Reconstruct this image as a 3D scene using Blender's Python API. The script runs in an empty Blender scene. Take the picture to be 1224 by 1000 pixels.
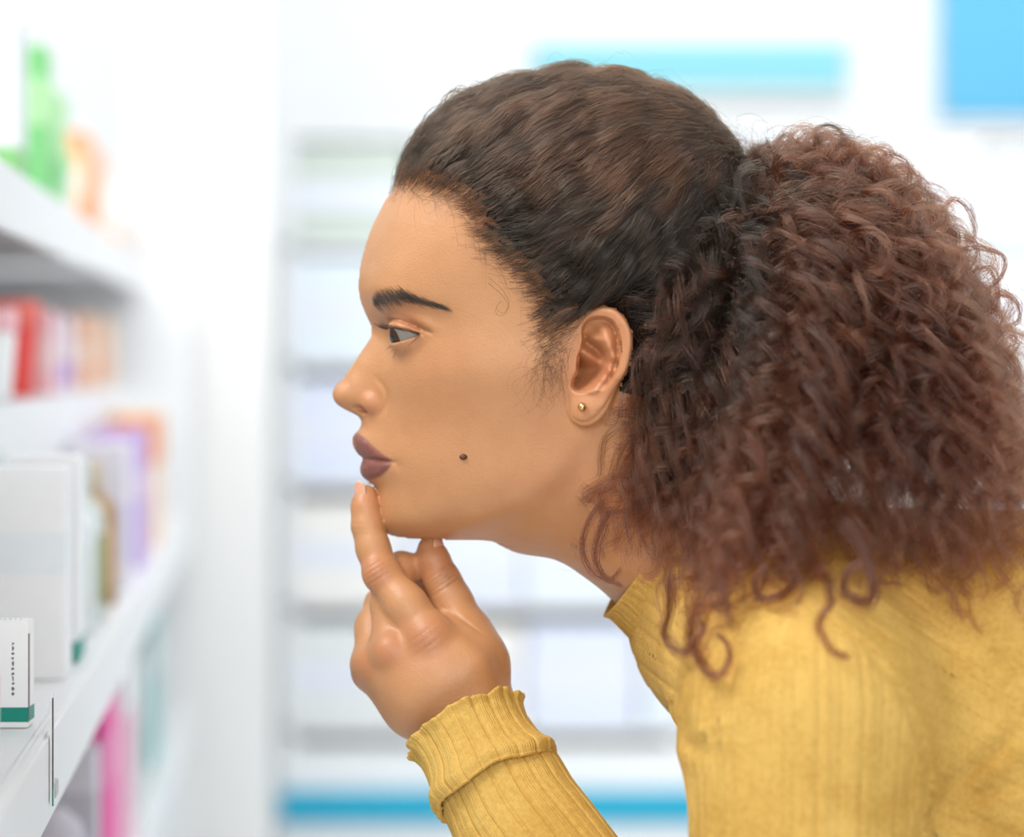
import bpy, bmesh, math, random
import numpy as np
from mathutils import Vector, Matrix

# ------------------------------------------------------------------ camera, world, lights, exposure
rng = np.random.default_rng(7)
random.seed(7)
scene = bpy.context.scene
COL = scene.collection
CAMD, FPX, HZ, CZ = 1.6, 3636.0, 430.0, 1.35      # camera distance to the sitter's mid plane, focal length in px, horizon row, eye height

cam_data = bpy.data.cameras.new('camera')
cam = bpy.data.objects.new('camera', cam_data)
COL.objects.link(cam)
cam.location = (0.0, -CAMD, CZ)
cam.rotation_euler = (math.pi / 2, 0, 0)
cam_data.sensor_width = 36.0
cam_data.lens = 36.0 * FPX / 1224.0
cam_data.shift_y = -(500.0 - HZ) / 1224.0
cam_data.clip_start, cam_data.clip_end = 0.05, 60.0
cam_data.dof.use_dof = True
cam_data.dof.focus_distance = CAMD - 0.060
cam_data.dof.aperture_fstop = 3.8
scene.camera = cam

world = bpy.data.worlds.new('shop_daylight')
scene.world = world
world.use_nodes = True
bg = world.node_tree.nodes['Background']
bg.inputs['Color'].default_value = (0.93, 0.97, 1.0, 1)
bg.inputs['Strength'].default_value = 0.80
scene.view_settings.view_transform = 'Standard'
scene.view_settings.look = 'None'
scene.view_settings.gamma = 1.0
scene.view_settings.use_curve_mapping = False
scene.view_settings.exposure = -0.07


def area_light(name, loc, aim, size, sizey, power, color):
    d = bpy.data.lights.new(name, 'AREA')
    d.shape = 'RECTANGLE'
    d.size, d.size_y, d.energy, d.color = size, sizey, power, color
    o = bpy.data.objects.new(name, d)
    COL.objects.link(o)
    o.location = loc
    o.rotation_euler = (Vector(aim) - Vector(loc)).to_track_quat('-Z', 'Y').to_euler()
    return o


# ceiling lamp over the aisle; unseen fills added for camera side and far wall
area_light('camera_side_fill', (0.0, -2.9, 2.0), (-0.1, 0, 1.3), 1.8, 1.4, 36, (1.0, 0.965, 0.92))  # added fill for the face and the front of the shelf
area_light('aisle_ceiling_lamp', (-1.0, -0.55, 2.85), (-0.1, 0.0, 1.3), 1.0, 1.0, 40, (1.0, 0.98, 0.95))
area_light('back_wall_fill', (0.7, 0.9, 2.9), (0.7, 2.9, 1.2), 3.0, 0.9, 58, (0.97, 0.99, 1.0))  # added fill that brightens the far wall and its display


def P(px, py, y=0.0):
    """world point that stands at depth y (metres, + is away) behind picture position px, py"""
    s = (CAMD + y) / FPX
    return np.array([(px - 612.0) * s, y, CZ + (HZ - py) * s])


def PM(px, py, ymm):
    return P(px, py, ymm / 1000.0)


# ------------------------------------------------------------------ field helpers
def rbf(pts, vals, smooth=0.0):
    pts = np.asarray(pts, float); vals = np.asarray(vals, float)
    n = len(pts)
    d = np.sqrt(((pts[:, None] - pts[None]) ** 2).sum(-1))
    K = np.where(d > 0, d * d * np.log(np.maximum(d, 1e-9)), 0.0) + smooth * np.eye(n)
    A = np.zeros((n + 3, n + 3)); A[:n, :n] = K
    A[:n, n] = 1; A[:n, n + 1:] = pts
    A[n:, :n] = A[:n, n:].T
    sol = np.linalg.solve(A, np.concatenate([vals, np.zeros(3)]))

    def f(q):
        out = np.empty(len(q))
        for i in range(0, len(q), 8000):
            c = q[i:i + 8000]
            r2 = np.maximum((c * c).sum(1)[:, None] + (pts * pts).sum(1)[None] - 2 * c @ pts.T, 1e-9)
            k = 0.5 * r2 * np.log(r2)
            out[i:i + 8000] = k @ sol[:n] + sol[n] + c @ sol[n + 1:]
        return out
    return f


sst = lambda e0, e1, x: np.clip((x - e0) / (e1 - e0), 0, 1) ** 2 * (3 - 2 * np.clip((x - e0) / (e1 - e0), 0, 1))


class Grid2:
    """a field on the x-z plane (mm), sampled bilinearly"""
    def __init__(self, x0, x1, z0, z1, h):
        self.x0, self.z0, self.h = x0, z0, h
        self.nx = int((x1 - x0) / h) + 2; self.nz = int((z1 - z0) / h) + 2
        gx = x0 + h * np.arange(self.nx); gz = z0 + h * np.arange(self.nz)
        self.q = np.stack(np.meshgrid(gx, gz, indexing='ij'), -1).reshape(-1, 2)

    def fill(self, v):
        return np.ascontiguousarray(v.reshape(self.nx, self.nz)).astype(np.float32)

    def coords(self, x, z):
        u = np.clip((x - self.x0) / self.h, 0, self.nx - 1.001)
        v = np.clip((z - self.z0) / self.h, 0, self.nz - 1.001)
        i = u.astype(np.int32); j = v.astype(np.int32)
        return i, j, (u - i).astype(np.float32), (v - j).astype(np.float32)

    @staticmethod
    def take(a, c):
        i, j, u, v = c
        return (a[i, j] * (1 - u) + a[i + 1, j] * u) * (1 - v) + (a[i, j + 1] * (1 - u) + a[i + 1, j + 1] * u) * v


def poly_sd(poly, q):
    """signed distance to a closed polygon, negative inside"""
    poly = np.asarray(poly, float)
    a = poly; b = np.roll(poly, -1, 0)
    best = np.full(len(q), 1e18); inside = np.zeros(len(q), bool)
    for (x0, y0), (x1, y1) in zip(a, b):
        ex, ey = x1 - x0, y1 - y0
        wx, wy = q[:, 0] - x0, q[:, 1] - y0
        t = np.clip((wx * ex + wy * ey) / (ex * ex + ey * ey + 1e-12), 0, 1)
        best = np.minimum(best, (wx - t * ex) ** 2 + (wy - t * ey) ** 2)
        if y0 != y1:
            c = ((y0 > q[:, 1]) != (y1 > q[:, 1])) & (q[:, 0] < (x1 - x0) * (q[:, 1] - y0) / (y1 - y0) + x0)
            inside ^= c
    d = np.sqrt(best)
    return np.where(inside, -d, d)


def line_d(line, q):
    """distance to an open polyline and the position 0..1 along it"""
    line = np.asarray(line, float)
    best = np.full(len(q), 1e18); pos = np.zeros(len(q))
    n = len(line) - 1
    for k in range(n):
        e = line[k + 1] - line[k]; w = q - line[k]
        t = np.clip((w @ e) / (e @ e + 1e-12), 0, 1)
        d = ((w - t[:, None] * e) ** 2).sum(1)
        m = d < best
        best = np.where(m, d, best); pos = np.where(m, (k + t) / n, pos)
    return np.sqrt(best), pos


def spline(pts, n):
    """Catmull-Rom through the points, n samples"""
    p = np.asarray(pts, float)
    p = np.vstack([2 * p[0] - p[1], p, 2 * p[-1] - p[-2]])
    m = len(p) - 3
    t = np.linspace(0, m - 1e-9, n); k = t.astype(int); u = (t - k)[:, None]
    a, b, c, d = p[k], p[k + 1], p[k + 2], p[k + 3]
    return 0.5 * (2 * b + (c - a) * u + (2 * a - 5 * b + 4 * c - d) * u ** 2 + (3 * b - a - 3 * c + d) * u ** 3)


def smin(a, b, k):
    if k <= 0:
        return np.minimum(a, b)
    h = np.maximum(k - np.abs(a - b), 0) / k
    return np.minimum(a, b) - h * h * (k * 0.25)


def smax(a, b, k):
    return -smin(-a, -b, k)


def mm2(px, py, w):
    """x-z in mm of the point w mm beside the mid plane (towards the camera) seen at px, py"""
    p = PM(px, py, -w)
    return (p[0] * 1000, p[2] * 1000)


def mml(l, w=None):
    return [mm2(*(t if len(t) == 3 else (t[0], t[1], w))) for t in l]


# ------------------------------------------------------------------ the head as a field: half width of the head over its side view
PROFILE = [(470, 229), (461, 240), (454, 254), (447, 268), (441, 283), (436, 299), (432, 315), (430, 330), (429.5, 344), (431, 357), (435, 369), (440, 381), (443.5, 393), (443, 402),
           (438, 411), (430, 423), (421, 437), (412, 450), (405, 460), (401, 467), (400.5, 473), (403, 480), (409.5, 487.5), (419, 493), (428, 497), (432, 503),
           (431, 510), (427.5, 515), (423, 519), (421, 524), (421.5, 530), (424, 537), (429, 543), (434.5, 547.5), (432.5, 553), (430, 560), (431, 566), (435, 571.5),
           (441, 575), (447, 579), (450, 586), (449.5, 596), (448.5, 607), (449, 618), (453, 629), (462, 637), (478, 641), (500, 643), (530, 643.5), (560, 644), (590, 645), (620, 649),
           (648, 642), (690, 618), (760, 590), (835, 535), (870, 470), (886, 400), (893, 320), (890, 262), (880, 212), (861, 168), (830, 133), (785, 106), (730, 93), (670, 91), (610, 99), (560, 114), (522, 138), (499, 166), (482, 200)]
WIDTHS = [
    # forehead and temple
    (447, 315, 22), (456, 315, 34), (476, 315, 46), (515, 315, 56), (560, 315, 62), (620, 315, 67), (700, 315, 72), (780, 315, 73), (850, 315, 55),
    (462, 265, 25), (480, 265, 40), (515, 265, 53), (565, 265, 62), (630, 265, 69), (710, 265, 73), (790, 265, 70), (850, 265, 50),
    (490, 222, 28), (520, 215, 44), (570, 210, 57), (640, 205, 66), (720, 205, 69), (800, 210, 62), (850, 215, 38),
    (540, 165, 32), (600, 150, 42), (680, 140, 46), (760, 145, 43), (820, 165, 30), (600, 120, 22), (690, 110, 24), (770, 120, 20),
    (437, 340, 15), (443, 345, 27), (456, 347, 38), (482, 350, 48), (522, 355, 56), (575, 355, 61), (640, 360, 66), (720, 360, 71), (800, 380, 71), (860, 380, 45),
    (440, 362, 12), (449, 365, 22), (461, 368, 34), (480, 372, 43), (505, 376, 50), (530, 382, 54),
    # orbit, bridge of the nose
    (449, 385, 8), (452, 400, 8.5), (458, 388, 13), (464, 402, 15), (466, 390, 20), (480, 385, 33), (495, 388, 42), (512, 392, 49), (540, 400, 55.5), (580, 400, 60), (640, 405, 64), (700, 410, 68), (780, 430, 68), (840, 440, 45),
    (446, 412, 9.5), (458, 415, 15), (468, 418, 21), (476, 418, 28), (488, 418, 38), (505, 415, 46.5), (530, 418, 54),
    # nose, cheekbone
    (428, 432, 7.5), (438, 432, 11), (450, 435, 15), (461, 436, 21), (470, 437, 28), (480, 438, 36), (497, 440, 44.5), (525, 442, 53), (565, 442, 59.5), (620, 445, 63), (680, 450, 66),
    (413, 455, 6.5), (424, 455, 10.5), (438, 456, 13), (451, 457, 16), (461, 459, 22), (472, 460, 30), (488, 462, 39), (520, 465, 49), (565, 468, 56), (620, 472, 60), (680, 478, 62),
    (405, 472, 5.5), (413, 474, 9), (425, 476, 11.5), (438, 478, 13.5), (450, 480, 15.5), (461, 482, 19.5), (471, 483, 26.5), (487, 485, 35), (520, 490, 45.5), (565, 492, 53), (620, 495, 57.5), (680, 505, 59),
    (413, 486, 4.5), (423, 490, 6.5), (436, 494, 9.5), (447, 497, 13.5), (459, 500, 20), (474, 503, 28),
    # mouth
    (436, 509, 6.5), (446, 510, 13.5), (460, 515, 21), (480, 520, 30), (515, 525, 41), (560, 528, 49), (615, 530, 54), (670, 535, 56),
    (427, 527, 9), (434, 530, 14), (444, 537, 18), (456, 543, 22.5), (471, 550, 27), (490, 550, 34), (525, 555, 42.5), (570, 560, 48.5), (620, 565, 52), (670, 570, 50),
    (439, 547, 11), (448, 549, 17), (435, 562, 9), (443, 563, 14.5), (454, 563, 19.5), (468, 564, 25.5),
    (449, 577, 7), (457, 578, 14), (470, 580, 22), (490, 582, 30), (525, 588, 38.5), (570, 594, 45), (620, 600, 46), (660, 605, 38),
    # chin, jaw
    (453, 600, 8), (460, 602, 15), (474, 605, 22), (495, 608, 29), (530, 612, 36), (570, 617, 39), (610, 622, 34),
    (456, 622, 8), (466, 625, 15), (482, 626, 22), (505, 628, 27), (540, 631, 29), (575, 635, 26), (612, 638, 20),
    (720, 560, 45), (760, 500, 58), (800, 520, 40), (840, 500, 25),
]
pr = np.array([mm2(a, b, 0) for a, b in PROFILE])
prd = spline(np.vstack([pr, pr[:1]]), 420)[:-1]
tang = np.roll(prd, -1, 0) - np.roll(prd, 1, 0)
nrm = np.stack([tang[:, 1], -tang[:, 0]], 1); nrm /= np.linalg.norm(nrm, axis=1)[:, None]
if (poly_sd(prd, prd + nrm * 0.5) > 0).mean() < 0.5:
    nrm = -nrm
outer = (prd + nrm * 4.0)[::5]
outer = outer[poly_sd(prd, outer) > 3.5]
cp = [tuple(p) for p in prd[::3]] + [tuple(p) for p in outer] + [mm2(*t) for t in WIDTHS]
cv = [0.0] * len(prd[::3]) + [-4.0 * 16] * len(outer) + [t[2] ** 2 for t in WIDTHS]
HG = Grid2(pr[:, 0].min() - 34, pr[:, 0].max() + 34, pr[:, 1].min() - 34, pr[:, 1].max() + 34, 0.7)
sd = poly_sd(prd[::2], HG.q)
Q = np.full(len(HG.q), -1.0); _in = sd < 4
Q[_in] = rbf(np.array(cp), cv, smooth=60.0)(HG.q[_in])
Q = np.where(sd > 0, np.minimum(Q, -sd * 14.0), np.maximum(Q, np.minimum(-sd * 3.0, 40)))
QG = HG.fill(Q)


def box_blur(a, r):
    for ax in (0, 1):
        p = np.pad(a, [(r + 1, r) if k == ax else (0, 0) for k in (0, 1)], mode='edge').astype(np.float64)
        c = np.cumsum(p, axis=ax)
        n = a.shape[ax]
        a = (np.take(c, np.arange(2 * r + 1, 2 * r + 1 + n), axis=ax) - np.take(c, np.arange(0, n), axis=ax)) / (2 * r + 1)
    return a.astype(np.float32)


# soft passage from the jaw and the skull into the neck
bx_, bz_ = mm2(618, 646, 30); cx_, cz_ = mm2(700, 545, 50)
qx = HG.fill(HG.q[:, 0]); qz = HG.fill(HG.q[:, 1])
side_ = ((qx - bx_) * (bz_ - cz_) + (qz - bz_) * (cx_ - bx_)) / math.hypot(cx_ - bx_, cz_ - bz_)
_m = sst(-8, 10, -side_ if ((mm2(800, 620, 30)[0] - bx_) * (bz_ - cz_) + (mm2(800, 620, 30)[1] - bz_) * (cx_ - bx_)) < 0 else side_) * sst(mm2(0, 470, 0)[1], mm2(0, 560, 0)[1], qz)
for _ in range(3):
    QG = QG * (1 - _m) + box_blur(QG, 10) * _m
QG = QG.astype(np.float32)
GX, GZ = np.gradient(QG, HG.h)

# fine relief over the side view (mm, + outwards)
DEL = np.zeros(len(HG.q))


def groove(line, w, depth, sig, taper=True):
    d, t = line_d(spline(mml(line, w), 40), HG.q)
    a = np.sin(np.pi * np.clip(t * 0.9 + 0.05, 0, 1)) ** 0.6 if taper else 1.0
    return depth * a * np.exp(-(d / sig) ** 2)


LIP_UP = [(419, 517), (427, 518), (436, 523.5), (445, 532), (458, 542), (471, 550.5), (450, 549.5), (435, 548), (426, 546)]
LIP_LO = [(428, 550), (435, 548), (450, 549.5), (470, 551.5), (464, 561), (454, 569.5), (442, 574), (434, 573), (426, 568)]
lip_up_sd = poly_sd(mml(LIP_UP, 15), HG.q)
lip_lo_sd = poly_sd(mml(LIP_LO, 15), HG.q)
DEL += 1.3 * sst(0.8, -3.0, lip_up_sd) + 1.7 * sst(0.8, -3.5, lip_lo_sd)
DEL -= groove([(433, 548), (445, 549), (458, 550), (473, 551.5)], 16, 2.6, 0.9)
DEL -= groove([(471, 551), (476, 556), (480, 563)], 26, 0.9, 2.4)
DEL -= groove([(450, 452), (459, 462), (463, 474), (461, 487), (453, 496)], 19, 1.6, 1.5)        # crease round the nostril wing
DEL -= groove([(463, 480), (470, 497), (480, 515), (486, 530)], 28, 0.7, 4.0)                     # fold beside the mouth
DEL -= groove([(464, 381), (474, 381), (490, 386), (505, 392.5), (517, 397.5)], 33, 2.3, 0.95)    # crease of the upper lid
DEL += groove([(466, 374), (485, 378), (505, 385), (520, 393)], 38, 2.6, 3.0)
DEL -= groove([(470, 415), (480, 421), (492, 421), (504, 412)], 36, 1.3, 2.6)                     # hollow under the eye
DEL -= groove([(440, 352), (442, 360), (441, 368)], 6, 0.5, 1.0)
DEL += groove([(445, 352), (465, 349), (490, 354)], 36, 1.0, 4.5)                                  # brow
DEL += groove([(500, 633), (560, 627), (610, 608), (655, 575), (685, 535)], 45, 1.6, 7.0)         # edge of the jaw
DEL -= groove([(560, 641), (610, 630), (660, 600), (690, 560)], 40, 1.0, 5.0)
CRG = HG.fill(groove([(465, 383), (474, 382), (490, 387), (505, 393), (517, 398)], 36, 2.0, 0.75) + groove([(478, 384.5), (492, 390), (506, 396)], 38, 0.4, 0.6))
DG = HG.fill(DEL)
LIPG = HG.fill(np.clip(sst(0.7, -0.5, np.minimum(lip_up_sd, lip_lo_sd)), 0, 1))
LIPSHADE = HG.fill(sst(0.6, -0.6, lip_up_sd))

# ------------------------------------------------------------------ the ear: a curved, hollowed shell on the side of the head
EAR_OUT = [(693, 398), (695, 386), (703, 374), (719.5, 366.5), (735, 369.5), (746.7, 380.6), (753.5, 394), (755.5, 408), (753.5, 425), (748.5, 443.5), (738, 460.5), (728, 476),
           (719.5, 489.5), (709, 499.6), (698, 504.2), (687, 500.5), (682, 492), (681, 478), (680, 462), (679, 445), (683, 428), (690, 412)]
EAR_IN = [(697, 407), (696.5, 393), (701, 384), (710, 380), (724, 380.5), (734, 388), (740, 404), (741, 423), (736.5, 442), (729.5, 455), (721, 464.5), (712, 469), (700, 470), (690, 468),
          (684.5, 463), (686, 453), (690, 445), (691, 434), (692, 424), (695, 415)]
EAR_F = [(702, 387, -3.5), (711, 385, -3.0), (709, 393, -5.0), (701, 396, -5), (704, 402, -4.5), (716, 398, -2.0), (721, 386, -2.6), (730, 390, -3.0), (737, 402, -3.2), (738.5, 418, -3.4), (735.0, 436, -3.4), (729, 450, -2.6), (722, 460, -1),
         (719, 395, 0.4), (725, 400, 2.2), (730, 413, 3.2), (731.5, 428, 3.4), (728.5, 442, 3.0), (721, 453, 2.2), (713, 460.5, 1.6), (704, 466, 1.0), (697, 469, 0.0),
         (699, 407, -8.0), (706, 411, -9.0), (714, 415.5, -9.5), (721, 421, -9.0), (726, 430, -5), (710, 405, -0.6), (718, 409, 0.4), (725, 418, 1.5), (697, 417, -0.6), (704, 422, -1.8), (711, 427, -3.4), (717, 433, -5.5), (723, 436, -5.0),
         (701, 434, -8.5), (709, 439, -10.0), (718, 443, -7.6), (712, 450, -7.5), (704, 447, -11.5), (697, 440, -14), (693, 436, -14), (695, 449, -13), (693, 457, -10), (687.5, 462.5, -7), (700, 458, -7.5), (707, 459, -3.5)]
EW = 74.0
ear_plane = lambda px, py: 64.0 + (px - 680) * 0.40 * 0.44 + np.where(px > 740, 0, 0)
EG = Grid2(*[f(v) for v in [[mm2(a, b, EW)[0] for a, b in EAR_OUT]] for f in (lambda v: min(v) - 6, lambda v: max(v) + 6)],
           *[f(v) for v in [[mm2(a, b, EW)[1] for a, b in EAR_OUT]] for f in (lambda v: min(v) - 6, lambda v: max(v) + 6)], 0.35)
floor_h = np.clip(rbf(np.array([mm2(a, b, EW) for a, b, _ in EAR_F]), [h for _, _, h in EAR_F], smooth=1.4)(EG.q), -14, 5)
floor_h = box_blur(box_blur(EG.fill(np.where(floor_h < 0, floor_h * 1.45, floor_h * 1.15)), 2), 2).ravel()
esd = poly_sd(spline(mml(EAR_OUT + EAR_OUT[:1], EW), 160)[:-1], EG.q)
isd = poly_sd(spline(mml(EAR_IN + EAR_IN[:1], EW), 160)[:-1], EG.q)
ex_px = EG.q[:, 0] / 1000 / ((CAMD - EW / 1000) / FPX) + 612
ez_py = HZ - (EG.q[:, 1] / 1000 - CZ) / ((CAMD - EW / 1000) / FPX)
rim_h = np.where(ez_py < 450, 3.4, 3.4 - 2.4 * np.clip((ez_py - 450) / 25, 0, 1)) * np.clip((ex_px - 682) / 16, 0.1, 1)
dome = np.clip(1 - (np.clip(isd, 0, 9) / 4.5 - 1) ** 2, -0.6, 1) * np.where(ez_py < 455, 1, 0.3)
rim_h = rim_h + dome * 0.9
lobe = np.exp(-(((ex_px - 698) / 13) ** 2 + ((ez_py - 487) / 13) ** 2)) * 1.6
mixr = sst(-1.1, 0.9, isd)
eh = floor_h * (1 - mixr) + (rim_h + lobe) * mixr + ear_plane(ex_px, 0)
edge = np.clip(-esd, 0, 3.0)
eh = eh - (1 - np.sqrt(np.clip(1 - (1 - edge / 3.0) ** 2, 0, 1))) * 2.4       # the rim rolls over at its edge
CSG = EG.fill(isd)
EHG, ESG = EG.fill(eh), EG.fill(esd)

# ------------------------------------------------------------------ eye frame
EYE_W = 31.5
EYE_C = PM(493.5, 399, -EYE_W)
EYE_R = 0.0120
CANTH_OUT = PM(508, 399.5, -46)
CANTH_IN = PM(474, 403, -18)
cax = CANTH_OUT - CANTH_IN; cax /= np.linalg.norm(cax)


def lid_plane(pt):
    n = np.cross(cax, pt - CANTH_OUT); n /= np.linalg.norm(n)
    return n if n[2] > 0 else -n


UP_N = lid_plane(PM(469.0, 393.8, -33))
LO_N = lid_plane(PM(474.0, 407.2, -33))


def head_sdf(X, Y, Z):
    """distance-like field of head, ear and eye opening; metres in, metres out"""
    x = X * 1000; w = np.abs(Y) * 1000; z = Z * 1000
    c = HG.coords(x, z)
    q = HG.take(QG, c); dl = HG.take(DG, c); gx = HG.take(GX, c); gz = HG.take(GZ, c)
    fade = np.clip(w / 6.0, 0, 1) * 0.75 + 0.25
    ww = w - dl * fade
    F = ww * np.abs(ww) - q
    d = F / np.sqrt(4 * ww * ww + gx * gx + gz * gz + 25.0)
    # wing of the nose, nostril
    def ell(px, py, wv, r, ang=0.0):
        cx, cz = mm2(px, py, wv)
        dx, dz, dw = x - cx, z - cz, w - wv
        ca, sa = math.cos(ang), math.sin(ang)
        u = (dx * ca + dz * sa) / r[0]; v = (-dx * sa + dz * ca) / r[1]; t = dw / r[2]
        k = np.sqrt(u * u + v * v + t * t)
        return (k - 1) * min(r)
    d = smin(d, ell(447, 481, 11.2, (6.6, 5.6, 5.8), -0.15), 3.0)
    d = smin(d, ell(411, 471, 1.5, (5.2, 5.0, 6.5), 0.3), 4.0)
    d = smax(d, -ell(429.0, 489.0, 9.5, (4.9, 2.0, 4.8), -0.22), 1.0)
    # eyelids: a ball, then the slit between the lids
    ex, ez = EYE_C[0] * 1000, EYE_C[2] * 1000
    re = np.sqrt((x - ex) ** 2 + (w - EYE_W) ** 2 + (z - ez) ** 2)
    lowr = sst(1.0, -4.0, z - ez)
    kk = 2.6 + 3.4 * lowr; ball = re - 13.6 + 0.7 * lowr
    hk = np.maximum(kk - np.abs(d - ball), 0) / kk
    d = np.minimum(d, ball) - hk * hk * kk * 0.25
    d = d + HG.take(CRG, c) * (w > 14)
    ox, oy, oz = CANTH_OUT * 1000
    up = (x - ox) * UP_N[0] + (-w - oy) * UP_N[1] + (z - oz) * UP_N[2]
    lo = (x - ox) * LO_N[0] + (-w - oy) * LO_N[1] + (z - oz) * LO_N[2]
    axd = (x - ox) * cax[0] + (-w - oy) * cax[1] + (z - oz) * cax[2]
    wedge = smax(smax(up, -lo, 0.6), re - 16.5, 0.8)
    wedge = smax(wedge, np.maximum(x - ox - 1.0, 10.9 - re), 0.4)
    wedge = smax(wedge, -(axd + 34), 0.5)
    d = smax(d, -wedge, 0.5)
    # ear
    ce = EG.coords(x, z)
    hh = EG.take(EHG, ce); es = EG.take(ESG, ce)
    th = 3.2
    slab = np.abs(w - (hh - th)) - th
    slab = slab * 0.8
    de = smax(slab, es, 1.5)
    carve = smax(EG.take(CSG, ce) - 0.6, (hh - w) * 0.8, 1.0)      # the bowl of the ear reaches into the side of the head
    d = smax(d, -carve, 1.0)
    d = smin(d, de, 1.6)
    return d / 1000.0


# ------------------------------------------------------------------ solids for neck, arm and hand
class Prim:
    def __init__(self, a, b, ra, rb, k):
        self.a, self.b, self.ra, self.rb, self.k = np.array(a), np.array(b), ra / 1000, rb / 1000, k / 1000
        r = max(self.ra, self.rb) + self.k + 0.006
        self.lo = np.minimum(self.a, self.b) - r; self.hi = np.maximum(self.a, self.b) + r

    def __call__(self, X, Y, Z):
        e = self.b - self.a; L = float(e @ e) + 1e-12
        t = np.clip(((X - self.a[0]) * e[0] + (Y - self.a[1]) * e[1] + (Z - self.a[2]) * e[2]) / L, 0, 1)
        t = t.astype(np.float32)
        dx = X - self.a[0] - t * e[0]; dy = Y - self.a[1] - t * e[1]; dz = Z - self.a[2] - t * e[2]
        return np.sqrt(dx * dx + dy * dy + dz * dz) - (self.ra + (self.rb - self.ra) * t)


def chain(pts, k):
    """pts: (px, py, y mm, radius mm)"""
    return [Prim(PM(*p[:3]), PM(*q[:3]), p[3], q[3], k) for p, q in zip(pts[:-1], pts[1:])]


NECK = [Prim(PM(700, 562, 0), PM(862, 668, 0), 46, 50, 22), Prim(PM(862, 668, 0), PM(1010, 760, 0), 50, 60, 20),
        Prim(PM(735, 505, -48), PM(772, 655, -30), 12, 11, 26), Prim(PM(735, 505, 48), PM(772, 655, 30), 12, 11, 26)]
ARM_CORE = [Prim(PM(930, 760, 0), PM(968, 850, -165), 45, 42, 30), Prim(PM(968, 850, -165), PM(945, 1330, -190), 42, 34, 20),
            Prim(PM(945, 1330, -190), PM(640, 1000, -62), 33, 25, 14), Prim(PM(640, 1000, -62), PM(570, 868, -30), 22, 18, 12),
            Prim(PM(553, 880, -26), PM(630, 1005, -55), 17, 21, 14)]
HAND = []
# back of the hand: bones fan out from the wrist
HAND += chain([(580, 848, -30, 13), (555, 802, -33, 13.2), (515, 762, -31, 11.5)], 12)
HAND += chain([(572, 858, -32, 13), (520, 815, -34, 13), (468, 779, -27, 11)], 12)
HAND += chain([(556, 870, -28, 13), (500, 832, -29, 13.5), (443, 793, -15, 10)], 12)
HAND += chain([(542, 876, -20, 13), (496, 845, -18, 13), (444, 805, -1, 9.2)], 12)
HAND += chain([(570, 850, -17, 14), (520, 810, -8, 14)], 12)                       # palm
HAND += chain([(545, 775, -20, 11), (480, 760, -10, 11)], 12)
FING = []
FING += chain([(516, 762, -31, 11.2), (486, 724, -25, 10.2), (457, 686, -17, 9.0)], 6)
FING += chain([(457, 686, -17, 9.2), (446, 655, -12, 8.2), (439.5, 628, -9, 8.0)], 5)
FING += chain([(439.5, 628, -9, 8.0), (437, 605, -7, 7.0), (437.5, 592, -6, 5.6)], 4)
MIDF = chain([(468, 779, -27, 10.5), (466, 720, -12, 9.3), (480, 680, 0, 8.8)], 6) + chain([(480, 680, 0, 8.8), (504, 684, 14, 8), (520, 712, 16, 7)], 4)
RINGF = chain([(443, 793, -15, 9.8), (447, 750, 0, 9), (456, 722, 10, 8.4)], 6) + chain([(456, 722, 10, 8.4), (485, 716, 22, 7.6), (505, 740, 20, 7)], 4)
PINKF = chain([(444, 805, -1, 9), (445, 770, 10, 8), (448, 742, 18, 7.2)], 6) + chain([(448, 742, 18, 7.2), (475, 738, 28, 6.6), (495, 760, 26, 6)], 4)
THUMB = chain([(582, 838, -24, 13.5), (574, 795, -17, 13.2), (560, 754, -11, 10.8)], 10) + chain([(560, 754, -11, 10.8), (541, 719, -7, 9.6), (529, 694, -4, 9.4)], 6)
THUMB += chain([(529, 694, -4, 9.2), (518, 668, -2, 8.0), (514, 655, -1, 6.4)], 4)
THUMB += [Prim(PM(566, 778, -22), PM(545, 765, -20), 10, 10, 14)]
KNUCKLE = [(511, 763, -37, 6.5, 9), (466, 777, -34, 5.5, 8), (441, 792, -22, 5, 7), (438, 804, -8, 5, 7), (450, 684, -22, 5.5, 6)]
KN = [Prim(PM(a, b, c), PM(a + 1, b, c), r, r, k) for a, b, c, r, k in KNUCKLE]
NAIL = []


def hand_sdf(X, Y, Z, F=None):
    if F is None:
        F = np.full(np.shape(X + Y + Z), 0.05, np.float32)
    for p in HAND + FING:
        F = smin(F, p(X, Y, Z), p.k)
    for f in (MIDF, RINGF, PINKF):
        G = None
        for p in f:
            v = p(X, Y, Z)
            G = v if G is None else smin(G, v, p.k)
        F = smin(F, G, 0.0035)
    G = None
    for p in THUMB:
        v = p(X, Y, Z)
        G = v if G is None else smin(G, v, p.k)
    F = smin(F, G, 0.0050)
    for p in KN:
        F = smin(F, p(X, Y, Z), p.k)
    for c, n, r, dep in CREASES:
        e = ((X - c[0]) * n[0] + (Y - c[1]) * n[1] + (Z - c[2]) * n[2])
        rr = (X - c[0]) ** 2 + (Y - c[1]) ** 2 + (Z - c[2]) ** 2
        F = F + dep * np.exp(-(e / 0.0007) ** 2) * np.exp(-rr / (r * r))
    return F


CREASES = []


def crease(px, py, y, qx, qy, r, dep):
    c = PM(px, py, y); n = PM(qx, qy, y) - c
    CREASES.append((c, n / np.linalg.norm(n), r / 1000, dep / 1000))


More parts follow.
